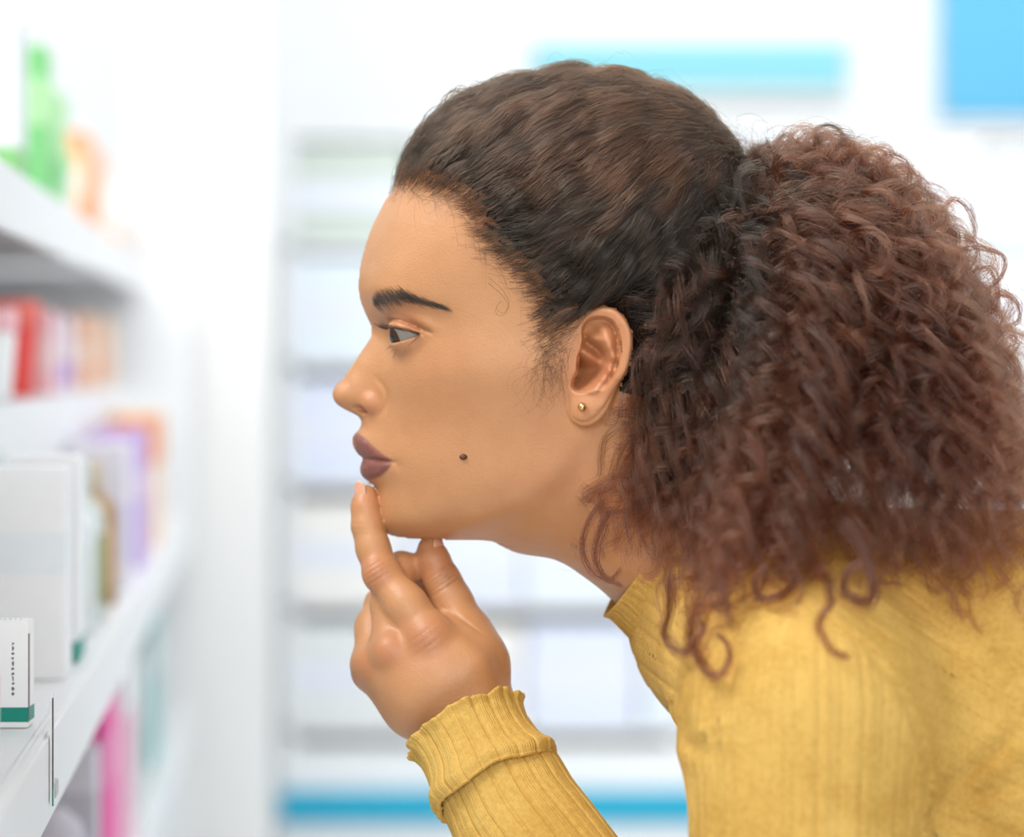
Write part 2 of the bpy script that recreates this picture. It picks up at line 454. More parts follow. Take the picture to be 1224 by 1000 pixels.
for t in (-9, -5, -1, 3, 8):                                   # wrinkles over the joints of thumb and index finger
    crease(534 + t * 0.55, 690 + t, -13, 534 + t * 0.55 + 55, 690 + t + 80, 7.5, 0.95)
for t in (-8, -3, 2, 7):
    crease(449 + t * 0.5, 684 + t, -27, 449 + t * 0.5 + 50, 684 + t + 80, 6, 0.48)
for t in (-6, 0, 6):
    crease(432 + t * 0.1, 632 + t, -15, 432, 680, 5, 0.2)
for t in (-7, 0, 7):
    crease(508 + t * .6, 764 + t, -42, 508 + 60, 764 + 80, 7, 0.34)
for t in (0, 7):
    crease(552 + t, 740 + t * 0.4, -20, 552 - 50, 740 + 80, 10, 0.7)


def in_box(p, lo, hi):
    return (p[:, 0] > lo[0]) & (p[:, 0] < hi[0]) & (p[:, 1] > lo[1]) & (p[:, 1] < hi[1]) & (p[:, 2] > lo[2]) & (p[:, 2] < hi[2])


HEAD_LO = np.array([HG.x0 / 1000 + .004, -0.092, HG.z0 / 1000 + .004]); HEAD_HI = np.array([(HG.x0 + HG.nx * HG.h) / 1000 - .004, 0.092, (HG.z0 + HG.nz * HG.h) / 1000 - .004])
_h = HAND + FING + MIDF + RINGF + PINKF + THUMB
HAND_LO = np.min([p.lo for p in _h], 0); HAND_HI = np.max([p.hi for p in _h], 0)


def body_points(p):
    """field at scattered points"""
    p = p.astype(np.float32)
    F = np.full(len(p), 0.05, np.float32)
    m = in_box(p, HEAD_LO, HEAD_HI)
    q = p[m]; F[m] = head_sdf(q[:, 0], q[:, 1], q[:, 2])
    for pr_ in NECK + ARM_CORE:
        m = in_box(p, pr_.lo, pr_.hi); q = p[m]
        F[m] = smin(F[m], pr_(q[:, 0], q[:, 1], q[:, 2]), pr_.k)
    m = in_box(p, HAND_LO, HAND_HI); q = p[m]
    H = hand_sdf(q[:, 0], q[:, 1], q[:, 2])
    arm = np.full(len(q), 0.05, np.float32)
    for pr_ in ARM_CORE[3:]:
        arm = smin(arm, pr_(q[:, 0], q[:, 1], q[:, 2]), pr_.k)
    H2 = smin(H, arm, 0.012)
    F[m] = np.minimum(F[m], H2)
    return F


def surface_nets(F, org, h):
    nx, ny, nz = F.shape
    S = F < 0
    cnt = np.zeros((nx - 1, ny - 1, nz - 1), np.uint8)
    for i in (0, 1):
        for j in (0, 1):
            for k in (0, 1):
                cnt += S[i:nx - 1 + i, j:ny - 1 + j, k:nz - 1 + k]
    mix = (cnt > 0) & (cnt < 8)
    I, J, K = np.nonzero(mix)
    idx = np.full(mix.shape, -1, np.int32); idx[I, J, K] = np.arange(len(I))
    corners = [(i, j, k) for i in (0, 1) for j in (0, 1) for k in (0, 1)]
    V = {c: F[I + c[0], J + c[1], K + c[2]] for c in corners}
    pos = np.zeros((len(I), 3)); n = np.zeros(len(I))
    for a in corners:
        for ax in range(3):
            if a[ax] == 0:
                b = list(a); b[ax] = 1; b = tuple(b)
                m = (V[a] < 0) != (V[b] < 0)
                t = np.where(m, V[a] / np.where(m, V[a] - V[b], 1), 0)
                c = np.array(a, float)[None] + t[:, None] * (np.array(b) - np.array(a))[None]
                pos += c * m[:, None]; n += m
    pos = (pos / n[:, None] + np.stack([I, J, K], 1)) * h + org
    quads = []
    for ax in range(3):
        sl0 = [slice(None)] * 3; sl1 = [slice(None)] * 3
        sl0[ax] = slice(0, -1); sl1[ax] = slice(1, None)
        A, B = S[tuple(sl0)], S[tuple(sl1)]
        E = A != B
        i, j, k = np.nonzero(E)
        c = np.stack([i, j, k], 1)
        u, v = [(1, 2), (2, 0), (0, 1)][ax]
        ok = (c[:, u] > 0) & (c[:, v] > 0) & (c[:, u] < F.shape[u] - 1) & (c[:, v] < F.shape[v] - 1)
        c = c[ok]; s = A[c[:, 0], c[:, 1], c[:, 2]]
        du = np.zeros(3, int); du[u] = 1; dv = np.zeros(3, int); dv[v] = 1
        g = lambda q: idx[q[:, 0], q[:, 1], q[:, 2]]
        qd = np.stack([g(c - du - dv), g(c - dv), g(c), g(c - du)], 1)
        qd[~s] = qd[~s][:, ::-1]
        quads.append(qd)
    return pos, np.vstack(quads)


def subdivide(v, q):
    e = np.stack([q, np.roll(q, -1, 1)], 2).reshape(-1, 2)
    es = np.sort(e, 1)
    key = es[:, 0].astype(np.int64) * len(v) + es[:, 1]
    uk, inv = np.unique(key, return_inverse=True)
    em = (v[uk // len(v)] + v[uk % len(v)]) / 2
    fc = v[q].mean(1)
    ei = inv.reshape(-1, 4) + len(v)
    fi = np.arange(len(q)) + len(v) + len(em)
    nq = [np.stack([q[:, k], ei[:, k], fi, ei[:, k - 1]], 1) for k in range(4)]
    return np.vstack([v, em, fc]), np.vstack(nq)


def project(v, f, it=2, eps=0.0004, lim=0.0012, off=0.0, keep=False):
    g = None
    for _ in range(it):
        d = f(v) - off
        if g is None or not keep:
            g = np.stack([f(v + np.array(e)) - off - d for e in ((eps, 0, 0), (0, eps, 0), (0, 0, eps))], 1) / eps
        n2 = np.maximum((g * g).sum(1), 0.05)
        st = np.clip(d / n2, -lim * 2, lim * 2)
        mv = g * st[:, None]
        L = np.linalg.norm(mv, axis=1)
        mv *= np.minimum(1, lim / np.maximum(L, 1e-9))[:, None]
        v = v - mv
    return v


def blocks_eval(fp, lo, hi, h, nb=12):
    """sparse evaluation: only the blocks the surface passes through"""
    n = np.ceil((hi - lo) / (h * nb)).astype(int)
    F = np.full(tuple(n * nb + 1), 0.05, np.float32)
    c = np.stack(np.meshgrid(*[np.arange(k) for k in n], indexing='ij'), -1).reshape(-1, 3)
    cen = lo + (c + 0.5) * nb * h
    d = fp(cen)
    F5 = d
    near = np.abs(d) < nb * h * 1.35
    # far inside blocks are solid
    for b in c[(~near) & (d < 0)]:
        i, j, k = b * nb
        F[i:i + nb + 1, j:j + nb + 1, k:k + nb + 1] = -0.05
    loc = np.stack(np.meshgrid(*[np.arange(nb + 1)] * 3, indexing='ij'), -1).reshape(-1, 3)
    nc = c[near]
    for s in range(0, len(nc), 400):
        b = nc[s:s + 400]
        g = (b[:, None] * nb + loc[None]).reshape(-1, 3)
        val = fp(lo + g * h)
        F[g[:, 0], g[:, 1], g[:, 2]] = val
    return F


def mesh_from(name, v, q, smooth=True):
    me = bpy.data.meshes.new(name)
    q = np.asarray(q, np.int32)
    me.vertices.add(len(v)); me.vertices.foreach_set('co', np.ascontiguousarray(v, np.float32).ravel())
    me.loops.add(q.size); me.loops.foreach_set('vertex_index', q.ravel())
    me.polygons.add(len(q)); me.polygons.foreach_set('loop_start', np.arange(0, q.size, q.shape[1], dtype=np.int32))
    me.update(calc_edges=True)
    me.validate()
    if smooth:
        me.polygons.foreach_set('use_smooth', np.ones(len(me.polygons), bool))
    return me


def link(name, data, mat=None, parent=None):
    o = bpy.data.objects.new(name, data)
    COL.objects.link(o)
    if parent is not None:
        o.parent = parent
    if mat is not None:
        data.materials.append(mat)
    return o



# ------------------------------------------------------------------ materials
def new_mat(name):
    m = bpy.data.materials.new(name); m.use_nodes = True
    nt = m.node_tree
    return m, nt, nt.nodes['Principled BSDF']


def srgb(r, g, b):
    f = lambda c: (c / 255 / 12.92) if c / 255 <= 0.04045 else ((c / 255 + 0.055) / 1.055) ** 2.4
    return (f(r), f(g), f(b), 1.0)


def simple_mat(name, col, rough=0.5, var=0.06, scale=40.0, spec=0.4, metal=0.0, bump=0.0, bscale=200.0, trans=0.0):
    """plain colour broken up by fine procedural noise"""
    m, nt, b = new_mat(name)
    n = nt.nodes.new('ShaderNodeTexNoise'); n.inputs['Scale'].default_value = scale; n.inputs['Detail'].default_value = 4
    tc = nt.nodes.new('ShaderNodeTexCoord'); nt.links.new(tc.outputs['Object'], n.inputs['Vector'])
    mx = nt.nodes.new('ShaderNodeMix'); mx.data_type = 'RGBA'
    mx.inputs['A'].default_value = [c * (1 - var) for c in col[:3]] + [1]
    mx.inputs['B'].default_value = [min(1, c * (1 + var)) for c in col[:3]] + [1]
    nt.links.new(n.outputs['Fac'], mx.inputs['Factor']); nt.links.new(mx.outputs['Result'], b.inputs['Base Color'])
    b.inputs['Roughness'].default_value = rough; b.inputs['Metallic'].default_value = metal
    b.inputs['Specular IOR Level'].default_value = spec
    b.inputs['Transmission Weight'].default_value = trans
    if bump:
        n2 = nt.nodes.new('ShaderNodeTexNoise'); n2.inputs['Scale'].default_value = bscale
        nt.links.new(tc.outputs['Object'], n2.inputs['Vector'])
        bp = nt.nodes.new('ShaderNodeBump'); bp.inputs['Strength'].default_value = 0.6; bp.inputs['Distance'].default_value = bump
        nt.links.new(n2.outputs['Fac'], bp.inputs['Height']); nt.links.new(bp.outputs['Normal'], b.inputs['Normal'])
    return m


def skin_material():
    m, nt, b = new_mat('skin')
    L = nt.links.new
    at = nt.nodes.new('ShaderNodeAttribute'); at.attribute_name = 'tone'
    sep = nt.nodes.new('ShaderNodeSeparateColor'); L(at.outputs['Color'], sep.inputs['Color'])
    tc = nt.nodes.new('ShaderNodeTexCoord')
    n = nt.nodes.new('ShaderNodeTexNoise'); n.inputs['Scale'].default_value = 55; n.inputs['Detail'].default_value = 6; n.inputs['Roughness'].default_value = 0.62
    L(tc.outputs['Object'], n.inputs['Vector'])

    def mix(fac, a, bcol):
        x = nt.nodes.new('ShaderNodeMix'); x.data_type = 'RGBA'
        if isinstance(fac, float): x.inputs['Factor'].default_value = fac
        else: L(fac, x.inputs['Factor'])
        for key, v in (('A', a), ('B', bcol)):
            if isinstance(v, tuple): x.inputs[key].default_value = v
            else: L(v, x.inputs[key])
        return x.outputs['Result']
    base = mix(n.outputs['Fac'], srgb(184, 129, 86), srgb(203, 149, 103))
    base = mix(sep.outputs['Green'], base, srgb(190, 116, 82))
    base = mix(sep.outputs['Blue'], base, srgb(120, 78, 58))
    lipn = nt.nodes.new('ShaderNodeTexNoise'); lipn.inputs['Scale'].default_value = 420
    L(tc.outputs['Object'], lipn.inputs['Vector'])
    lip = mix(lipn.outputs['Fac'], srgb(116, 68, 60), srgb(152, 96, 84))
    base = mix(sep.outputs['Red'], base, lip)
    L(base, b.inputs['Base Color'])
    b.inputs['Subsurface Weight'].default_value = 0.14
    b.inputs['Subsurface Radius'].default_value = (1.0, 0.36, 0.18)
    b.inputs['Subsurface Scale'].default_value = 0.004
    b.inputs['Roughness'].default_value = 0.43
    b.inputs['Specular IOR Level'].default_value = 0.5
    v = nt.nodes.new('ShaderNodeTexVoronoi'); v.inputs['Scale'].default_value = 900
    L(tc.outputs['Object'], v.inputs['Vector'])
    n3 = nt.nodes.new('ShaderNodeTexNoise'); n3.inputs['Scale'].default_value = 420; n3.inputs['Detail'].default_value = 5
    L(tc.outputs['Object'], n3.inputs['Vector'])
    ad = nt.nodes.new('ShaderNodeMath'); ad.operation = 'ADD'; L(v.outputs['Distance'], ad.inputs[0]); L(n3.outputs['Fac'], ad.inputs[1])
    bp = nt.nodes.new('ShaderNodeBump'); bp.inputs['Strength'].default_value = 0.32; bp.inputs['Distance'].default_value = 0.00032
    L(ad.outputs['Value'], bp.inputs['Height']); L(bp.outputs['Normal'], b.inputs['Normal'])
    return m


SKIN = skin_material()

# ------------------------------------------------------------------ the person: one continuous body
person = bpy.data.objects.new('person', None)
COL.objects.link(person)
person.location = (0.16, 0.0, 0.0)
person['category'] = 'person'
person['label'] = 'person in mustard ribbed sweater leaning in, hand at chin, curly auburn ponytail'
person_inv = Matrix.Translation((-0.16, 0, 0))


def pchild(name, data, mat=None, parent=None):
    o = link(name, data, mat, person if parent is None else parent)
    o.matrix_parent_inverse = person_inv if parent is None else Matrix.Identity(4)
    return o


lo = np.array([-0.105, -0.25, 0.93]); hi = np.array([0.20, 0.10, 1.54])
F = blocks_eval(body_points, lo, hi, 0.0015)
bv, bq = surface_nets(F, lo, 0.0015)
del F
bv, bq = subdivide(bv, bq)
_px = 612 + bv[:, 0] * FPX / (CAMD + bv[:, 1]); _py = HZ - (bv[:, 2] - CZ) * FPX / (CAMD + bv[:, 1])
_vis = (_px < 800) & (_py < 920) & (_py > 200) & ((_py < 560) | (bv[:, 1] < 0.045)) & ~((_px > 560) & (_py < 330))
bv[_vis] = project(bv[_vis], body_points, keep=True)
body_me = mesh_from('body', bv, bq)


def to_px(p):
    """picture position of points, the far half mirrored onto the near one"""
    y = -np.abs(p[:, 1]); s = FPX / (CAMD + y)
    return 612 + p[:, 0] * s, HZ - (p[:, 2] - CZ) * s


def blob(p, spots):
    out = np.zeros(len(p))
    pm = p.copy(); pm[:, 1] = np.where(pm[:, 2] > 1.265, -np.abs(pm[:, 1]), pm[:, 1])
    for px, py, ymm, r, a in spots:
        c = PM(px, py, ymm)
        out = np.maximum(out, a * np.exp(-((pm - c) ** 2).sum(1) / (r / 1000) ** 2))
    return out


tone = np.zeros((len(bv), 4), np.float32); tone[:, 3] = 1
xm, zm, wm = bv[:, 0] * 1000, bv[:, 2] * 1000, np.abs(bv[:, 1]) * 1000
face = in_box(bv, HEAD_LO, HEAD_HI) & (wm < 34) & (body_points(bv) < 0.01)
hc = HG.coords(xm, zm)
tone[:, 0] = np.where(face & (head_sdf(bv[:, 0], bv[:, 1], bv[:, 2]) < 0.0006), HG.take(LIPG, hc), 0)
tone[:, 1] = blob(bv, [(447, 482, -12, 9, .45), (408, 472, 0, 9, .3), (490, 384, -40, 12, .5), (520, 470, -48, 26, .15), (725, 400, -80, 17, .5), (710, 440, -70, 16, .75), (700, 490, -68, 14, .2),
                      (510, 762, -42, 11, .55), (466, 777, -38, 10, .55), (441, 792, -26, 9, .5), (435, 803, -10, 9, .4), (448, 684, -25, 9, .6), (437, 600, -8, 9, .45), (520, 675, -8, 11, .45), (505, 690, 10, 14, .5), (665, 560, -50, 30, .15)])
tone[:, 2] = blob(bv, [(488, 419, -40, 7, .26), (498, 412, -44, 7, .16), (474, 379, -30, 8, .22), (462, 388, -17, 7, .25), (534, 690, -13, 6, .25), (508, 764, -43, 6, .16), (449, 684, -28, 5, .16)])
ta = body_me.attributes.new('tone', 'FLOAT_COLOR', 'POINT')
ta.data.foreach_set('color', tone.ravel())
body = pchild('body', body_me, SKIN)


# ------------------------------------------------------------------ small solids
def lathe_mesh(name, prof, n=32):
    """profile (r, z) turned round z"""
    v = []; f = []
    for r, z in prof:
        for k in range(n):
            a = 2 * math.pi * k / n
            v.append((r * math.cos(a), r * math.sin(a), z))
    for i in range(len(prof) - 1):
        for k in range(n):
            f.append((i * n + k, i * n + (k + 1) % n, (i + 1) * n + (k + 1) % n, (i + 1) * n + k))
    f0 = list(range(n))[::-1]; f1 = [(len(prof) - 1) * n + k for k in range(n)]
    me = bpy.data.meshes.new(name); me.from_pydata(v, [], f + [tuple(f0), tuple(f1)]); me.update()
    me.polygons.foreach_set('use_smooth', np.ones(len(me.polygons), bool))
    return me


def sphere_mesh(name, r, n=32, cap=math.pi, sx=1, sy=1, sz=1):
    prof = [(max(1e-5, r * math.sin(cap * i / n)) , -r * math.cos(cap * i / n)) for i in range(n + 1)]
    me = lathe_mesh(name, prof, n)
    for v in me.vertices:
        v.co.x *= sx; v.co.y *= sy; v.co.z *= sz
    return me


# eyes: white, iris and clear front
EYEW = simple_mat('shaded_eye_white', srgb(132, 122, 112), 0.25, 0.05, 120)  # lash shade is put into the grey of the white
IRIS = simple_mat('iris', srgb(62, 44, 30), 0.2, 0.5, 900)
PUPIL = simple_mat('pupil', (0.004, 0.004, 0.004, 1), 0.15, 0.0)
CORNEA, cnt_, cb_ = new_mat('cornea')
cb_.inputs['Base Color'].default_value = (1, 1, 1, 1); cb_.inputs['Transmission Weight'].default_value = 1.0
cb_.inputs['Roughness'].default_value = 0.02; cb_.inputs['IOR'].default_value = 1.36
gaze = (PM(380, 436, -52) - EYE_C); gaze /= np.linalg.norm(gaze)
for side in (-1, 1):
    c = EYE_C.copy(); c[1] = side * abs(c[1])
    g = Vector(gaze); g.y = g.y if side < 0 else -g.y
    e = pchild('eyeball', sphere_mesh('eyeball', EYE_R, 40), EYEW)
    e.location = Vector(c)
    e.rotation_euler = g.to_track_quat('-Z', 'Y').to_euler()
    ir = pchild('iris', sphere_mesh('iris', EYE_R * 1.012, 40, cap=0.56), IRIS, e)
    pu = pchild('pupil', sphere_mesh('pupil', EYE_R * 1.02, 24, cap=0.25), PUPIL, e)

# mole on the cheek, stud in the ear lobe
surf = lambda px, py, w: PM(px, py, -w)


def on_skin(px, py, w0=40.0):
    """first point of the body along the line of sight through px, py"""
    ys = np.linspace(-0.11, 0.0, 1101)
    pts = np.array([P(px, py, y) for y in ys])
    d = body_points(pts)
    i = np.argmax(d < 0) if (d < 0).any() else int(np.argmin(d))
    return pts[i]


def on_skin_many(q):
    q = np.asarray(q, float); n = len(q)
    ys = np.linspace(-0.095, 0.0, 60)
    pt = lambda y: np.stack([(q[:, 0] - 612) * (CAMD + y) / FPX, y, CZ + (HZ - q[:, 1]) * (CAMD + y) / FPX], 1)
    a = np.full(n, ys[0]); b = np.full(n, ys[-1]); done = np.zeros(n, bool)
    for y in ys:
        d = body_points(pt(np.full(n, y)))
        hit = (d < 0) & ~done
        b[hit] = y; a[hit] = y - (ys[1] - ys[0]); done |= hit
    for _ in range(7):
        m_ = (a + b) / 2; ins_ = body_points(pt(m_)) < 0
        b = np.where(ins_, m_, b); a = np.where(ins_, a, m_)
    return pt(b)


MOLE = simple_mat('mole_skin', srgb(88, 56, 40), 0.35, 0.2, 600)
mo = pchild('mole', sphere_mesh('mole', 0.0021, 20, sz=0.75), MOLE); mo.location = Vector(on_skin(554, 546))
GOLD = simple_mat('gold', srgb(236, 190, 130), 0.16, 0.03, metal=1.0)
st = on_skin(696, 486)
stud = pchild('stud_earring', sphere_mesh('stud_earring', 0.0021, 28), GOLD)
stud.location = Vector(st) + Vector((0, -0.0018, 0))
stud['label'] = 'small gold ball stud in the ear lobe'
clasp = pchild('stud_collar', lathe_mesh('stud_collar', [(0.0001, -0.0003), (0.0020, -0.0003), (0.0023, 0.0), (0.0020, 0.0003), (0.0001, 0.0003)], 24), GOLD, stud)
clasp.rotation_euler = (math.pi / 2, 0, 0); clasp.location = (0, 0.0014, 0)


# finger nails: thin curved plates lying on the finger
NAILM = simple_mat('finger_nail', srgb(214, 160, 130), 0.22, 0.05, 300, spec=0.55)


def nail(c, along, out, ln, wd, rad):
    along = Vector(along).normalized(); out = Vector(out); out = (out - along * out.dot(along)).normalized()
    side = along.cross(out)
    nu, nv = 10, 12
    v = []
    for layer in (0, 1):
        for i in range(nu + 1):
            t = i / nu
            wide = wd * (0.82 + 0.18 * math.sin(math.pi * min(1, t * 1.15))) * (1 if t < 0.8 else math.sqrt(max(0.05, 1 - ((t - 0.8) / 0.21) ** 2)))
            for j in range(nv + 1):
                a = (j / nv - 0.5) * 2 * wide / rad
                r = rad + (0.00045 if layer == 0 else -0.0006) - 0.0012 * (1 - t) ** 3 * 0.5
                p = Vector(c) + along * (ln * (t - 0.4)) + side * (math.sin(a) * r) + out * (math.cos(a) * r - rad)
                v.append(p)
    m_ = (nu + 1) * (nv + 1); f = []
    for i in range(nu):
        for j in range(nv):
            a = i * (nv + 1) + j
            f.append((a, a + 1, a + nv + 2, a + nv + 1)); f.append((a + m_, a + m_ + nv + 1, a + m_ + nv + 2, a + m_ + 1))
    rim = [j for j in range(nv + 1)] + [i * (nv + 1) + nv for i in range(1, nu + 1)] + [nu * (nv + 1) + j for j in range(nv - 1, -1, -1)] + [i * (nv + 1) for i in range(nu - 1, 0, -1)]
    for a, b_ in zip(rim, rim[1:] + rim[:1]):
        f.append((a, a + m_, b_ + m_, b_))
    me = bpy.data.meshes.new('fingernail'); me.from_pydata(v, [], f); me.update()
    me.polygons.foreach_set('use_smooth', np.ones(len(me.polygons), bool))
    return pchild('fingernail', me, NAILM)


def nail_on(ax0, ax1, out_to, t, r, ln, wd):
    """nail bed on the side of the fingertip axis ax0 -> ax1 that faces out_to"""
    a = ax1 - ax0; a = a / np.linalg.norm(a)
    c = ax0 + (ax1 - ax0) * t
    o = out_to - c; o = o - a * (o @ a); o /= np.linalg.norm(o)
    return nail(c + o * r, a, o, ln, wd, r)


nail_on(PM(437, 605, -7), PM(437.5, 592, -6), PM(400, 600, -24), 0.95, 0.0060, 0.0115, 0.0045)
nail_on(PM(518, 668, -2), PM(514, 655, -1), PM(570, 665, -16), 0.55, 0.0072, 0.0125, 0.0052)



# ------------------------------------------------------------------ sweater
def knit_material():
    m, nt, b = new_mat('mustard_knit')
    L = nt.links.new
    tc = nt.nodes.new('ShaderNodeTexCoord')
    n = nt.nodes.new('ShaderNodeTexNoise'); n.inputs['Scale'].default_value = 350; n.inputs['Detail'].default_value = 5; n.inputs['Roughness'].default_value = 0.7
    L(tc.outputs['Object'], n.inputs['Vector'])
    n2 = nt.nodes.new('ShaderNodeTexNoise'); n2.inputs['Scale'].default_value = 24; n2.inputs['Detail'].default_value = 3
    L(tc.outputs['Object'], n2.inputs['Vector'])
    ad = nt.nodes.new('ShaderNodeMath'); ad.operation = 'MULTIPLY_ADD'; L(n.outputs['Fac'], ad.inputs[0]); ad.inputs[1].default_value = 0.7; L(n2.outputs['Fac'], ad.inputs[2])
    r = nt.nodes.new('ShaderNodeValToRGB'); L(ad.outputs['Value'], r.inputs['Fac'])
    r.color_ramp.elements[0].position = 0.55; r.color_ramp.elements[0].color = srgb(182, 138, 62)
    r.color_ramp.elements[1].position = 1.15 if False else 1.0; r.color_ramp.elements[1].color = srgb(216, 176, 96)
    L(r.outputs['Color'], b.inputs['Base Color'])
    b.inputs['Roughness'].default_value = 0.85; b.inputs['Specular IOR Level'].default_value = 0.15
    b.inputs['Sheen Weight'].default_value = 0.12; b.inputs['Sheen Roughness'].default_value = 0.5
    b.inputs['Sheen Tint'].default_value = srgb(240, 205, 120)
    v = nt.nodes.new('ShaderNodeTexVoronoi'); v.inputs['Scale'].default_value = 850; L(tc.outputs['Object'], v.inputs['Vector'])
    bp = nt.nodes.new('ShaderNodeBump'); bp.inputs['Strength'].default_value = 0.5; bp.inputs['Distance'].default_value = 0.0006
    at = nt.nodes.new('ShaderNodeAttribute'); at.attribute_name = 'stitch'
    sn = nt.nodes.new('ShaderNodeMath'); sn.operation = 'SINE'; L(at.outputs['Fac'], sn.inputs[0])
    ma = nt.nodes.new('ShaderNodeMath'); ma.operation = 'MULTIPLY_ADD'; L(sn.outputs['Value'], ma.inputs[0]); ma.inputs[1].default_value = 0.35; L(v.outputs['Distance'], ma.inputs[2])
    L(ma.outputs['Value'], bp.inputs['Height']); L(bp.outputs['Normal'], b.inputs['Normal'])
    return m


KNIT = knit_material()
SW = []
for sgn, bk in ((-1, 0), (1, 70)):                      # the far shoulder is held further back
    SW += [Prim(PM(1090 + bk, 890, 58 * sgn), PM(1460, 1010, 62 * sgn), 96, 112, 40),
           Prim(PM(885, 722, 22 * sgn), PM(940 + bk, 785, 95 * sgn), 46, 48, 36),
           Prim(PM(900, 748, 20 * sgn), PM(1020 + bk, 855, 60 * sgn), 50, 80, 40),
           Prim(PM(940 + bk, 785, 95 * sgn), PM(965 + bk, 850, 150 * sgn), 48, 54, 40),
           Prim(PM(940, 705, 20 * sgn), PM(1190 + bk, 808, 55 * sgn), 40, 91, 40)]
SLEEVE_A, SLEEVE_B = PM(964, 850, -160), PM(958, 1330, -188)
SW_ARM = Prim(SLEEVE_A, SLEEVE_B, 57, 49, 30)
SEAM = [(925, 728), (985, 742), (1035, 775), (1075, 828), (1100, 885), (1110, 940), (1103, 985), (1085, 1040)]
FOLDS = [((1104, 972), (1160, 925), (1224, 868), 2.0, 9), ((1108, 978), (1160, 955), (1224, 930), 2.2, 9), ((1106, 984), (1160, 985), (1224, 1000), 1.8, 9), ((1098, 1000), (1150, 1030), (1200, 1060), 1.8, 10),
         ((816, 868), (826, 890), (850, 900), 2.0, 9), ((818, 880), (850, 868), (890, 862), -1.6, 9), ((800, 800), (812, 840), (820, 880), 1.0, 9)]


def px_near(p):
    s = FPX / (CAMD + p[:, 1])
    return 612 + p[:, 0] * s, HZ - (p[:, 2] - CZ) * s


seam_line = spline(SEAM, 60)
arm_poly = [(700, 1500), (760, 900), (830, 800), (880, 735)] + SEAM + [(1080, 1500)]
fold_lines = [(spline(np.array([a, b_, c]), 24), dep, sg) for a, b_, c, dep, sg in FOLDS]


def sweater_points(p, detail=True):
    p = p.astype(np.float32)
    X, Y, Z = p[:, 0], p[:, 1], p[:, 2]
    F = np.full(len(p), 0.06, np.float32)
    for q in SW:
        F = smin(F, q(X, Y, Z), q.k)
    A = SW_ARM(X, Y, Z)
    F = smin(F, A, 0.022)
    # hollow for the neck
    neck = Prim(PM(700, 562, 0), PM(842, 654, 0), 46, 47, 1)(X, Y, Z)
    F = smax(F, -neck, 0.006)
    if detail:
        near = (np.abs(F) < 0.008) & (Y < 0.02)
        if near.any():
            pn = p[near]
            px, py = px_near(pn)
            q = np.stack([px, py], 1)
            arm = poly_sd(arm_poly, q)
            # ribs run down the sleeve, and slantwise over the back
            t = np.clip((SLEEVE_A[2] - pn[:, 2]) / (SLEEVE_A[2] - SLEEVE_B[2]), -0.5, 1)
            cx = SLEEVE_A[0] + (SLEEVE_B[0] - SLEEVE_A[0]) * t; cy = SLEEVE_A[1] + (SLEEVE_B[1] - SLEEVE_A[1]) * t
            ang = np.arctan2(pn[:, 0] - cx, -(pn[:, 1] - cy))
            ra = ang * 57 / 10.5
            rb = (-px * 0.60 + py * 0.80 + (px - 1000) * (py - 700) * 0.0006) / 27.0
            def rib(c):
                f = np.abs(c - np.round(c))
                return -0.9 * np.exp(-(f / 0.085) ** 2) + 0.5 * ((np.floor(c + 0.5).astype(int) % 2) == 0)
            wa = sst(3, -3, arm)
            D = rib(ra) * wa + rib(rb) * (1 - wa)
            sdist, _ = line_d(seam_line, q)
            D = D - 0.9 * np.exp(-(sdist / 5.0) ** 2) + 0.7 * np.exp(-((sdist - 9) / 5.0) ** 2)
            for ln, dep, sg in fold_lines:
                dd, tt = line_d(ln, q)
                D = D - dep * np.exp(-(dd / sg) ** 2) * np.sin(np.pi * np.clip(0.12 + tt * 0.82, 0, 1))
                D = D + 0.5 * np.abs(dep) * np.exp(-((dd - 2.1 * sg) / (1.2 * sg)) ** 2) * np.sin(np.pi * np.clip(0.12 + tt * 0.82, 0, 1))
            F = F.copy(); F[near] -= (D / 1000).astype(np.float32) * (pn[:, 1] < 0.0)
    return F


lo = np.array([0.06, -0.24, 0.95]); hi = np.array([0.36, 0.24, 1.36])
F = blocks_eval(lambda p: sweater_points(p, False), lo, hi, 0.0026, nb=10)
# open at the lower and rear end, where the picture never looks
sv, sq = surface_nets(F, lo, 0.0026)
del F
sv, sq = subdivide(sv, sq)
_px, _py = px_near(sv)
_vis = (sv[:, 1] < 0.0) & (_px < 1260) & (_py < 1030)
sv[_vis] = project(sv[_vis], sweater_points, it=2, eps=0.0006, lim=0.002, keep=True)
sweater = pchild('sweater', mesh_from('sweater', sv, sq), KNIT)
sweater['label'] = 'mustard yellow fine ribbed knit sweater'


def swept(name, centers, rx, ry, nang, shape, up, close_inner=None):
    """tube along centers; shape(i, ang) -> radial factor offsets in metres"""
    c = np.asarray(centers, float); n = len(c)
    tg = np.gradient(c, axis=0); tg /= np.linalg.norm(tg, axis=1)[:, None]
    u = np.asarray(up, float)[None] - tg * (tg @ np.asarray(up, float))[:, None]; u /= np.linalg.norm(u, axis=1)[:, None]
    w = np.cross(tg, u)
    a = np.linspace(0, 2 * np.pi, nang, endpoint=False)
    V = []
    for i in range(n):
        off, adv = shape(i, a)
        V.append(c[i] + np.cos(a)[:, None] * u[i] * (rx[i] + off)[:, None] + np.sin(a)[:, None] * w[i] * (ry[i] + off)[:, None] + tg[i] * adv[:, None])
    V = np.vstack(V)
    ii = np.arange(n - 1)[:, None] * nang; k = np.arange(nang)[None]; k2 = (np.arange(nang)[None] + 1) % nang
    q = np.stack([ii + k, ii + k2, ii + nang + k2, ii + nang + k], -1).reshape(-1, 4)
    me = mesh_from(name, V, q)
    sa = me.attributes.new('stitch', 'FLOAT', 'POINT'); sa.data.foreach_set('value', np.tile(a, n).astype(np.float32) * 150)
    return me


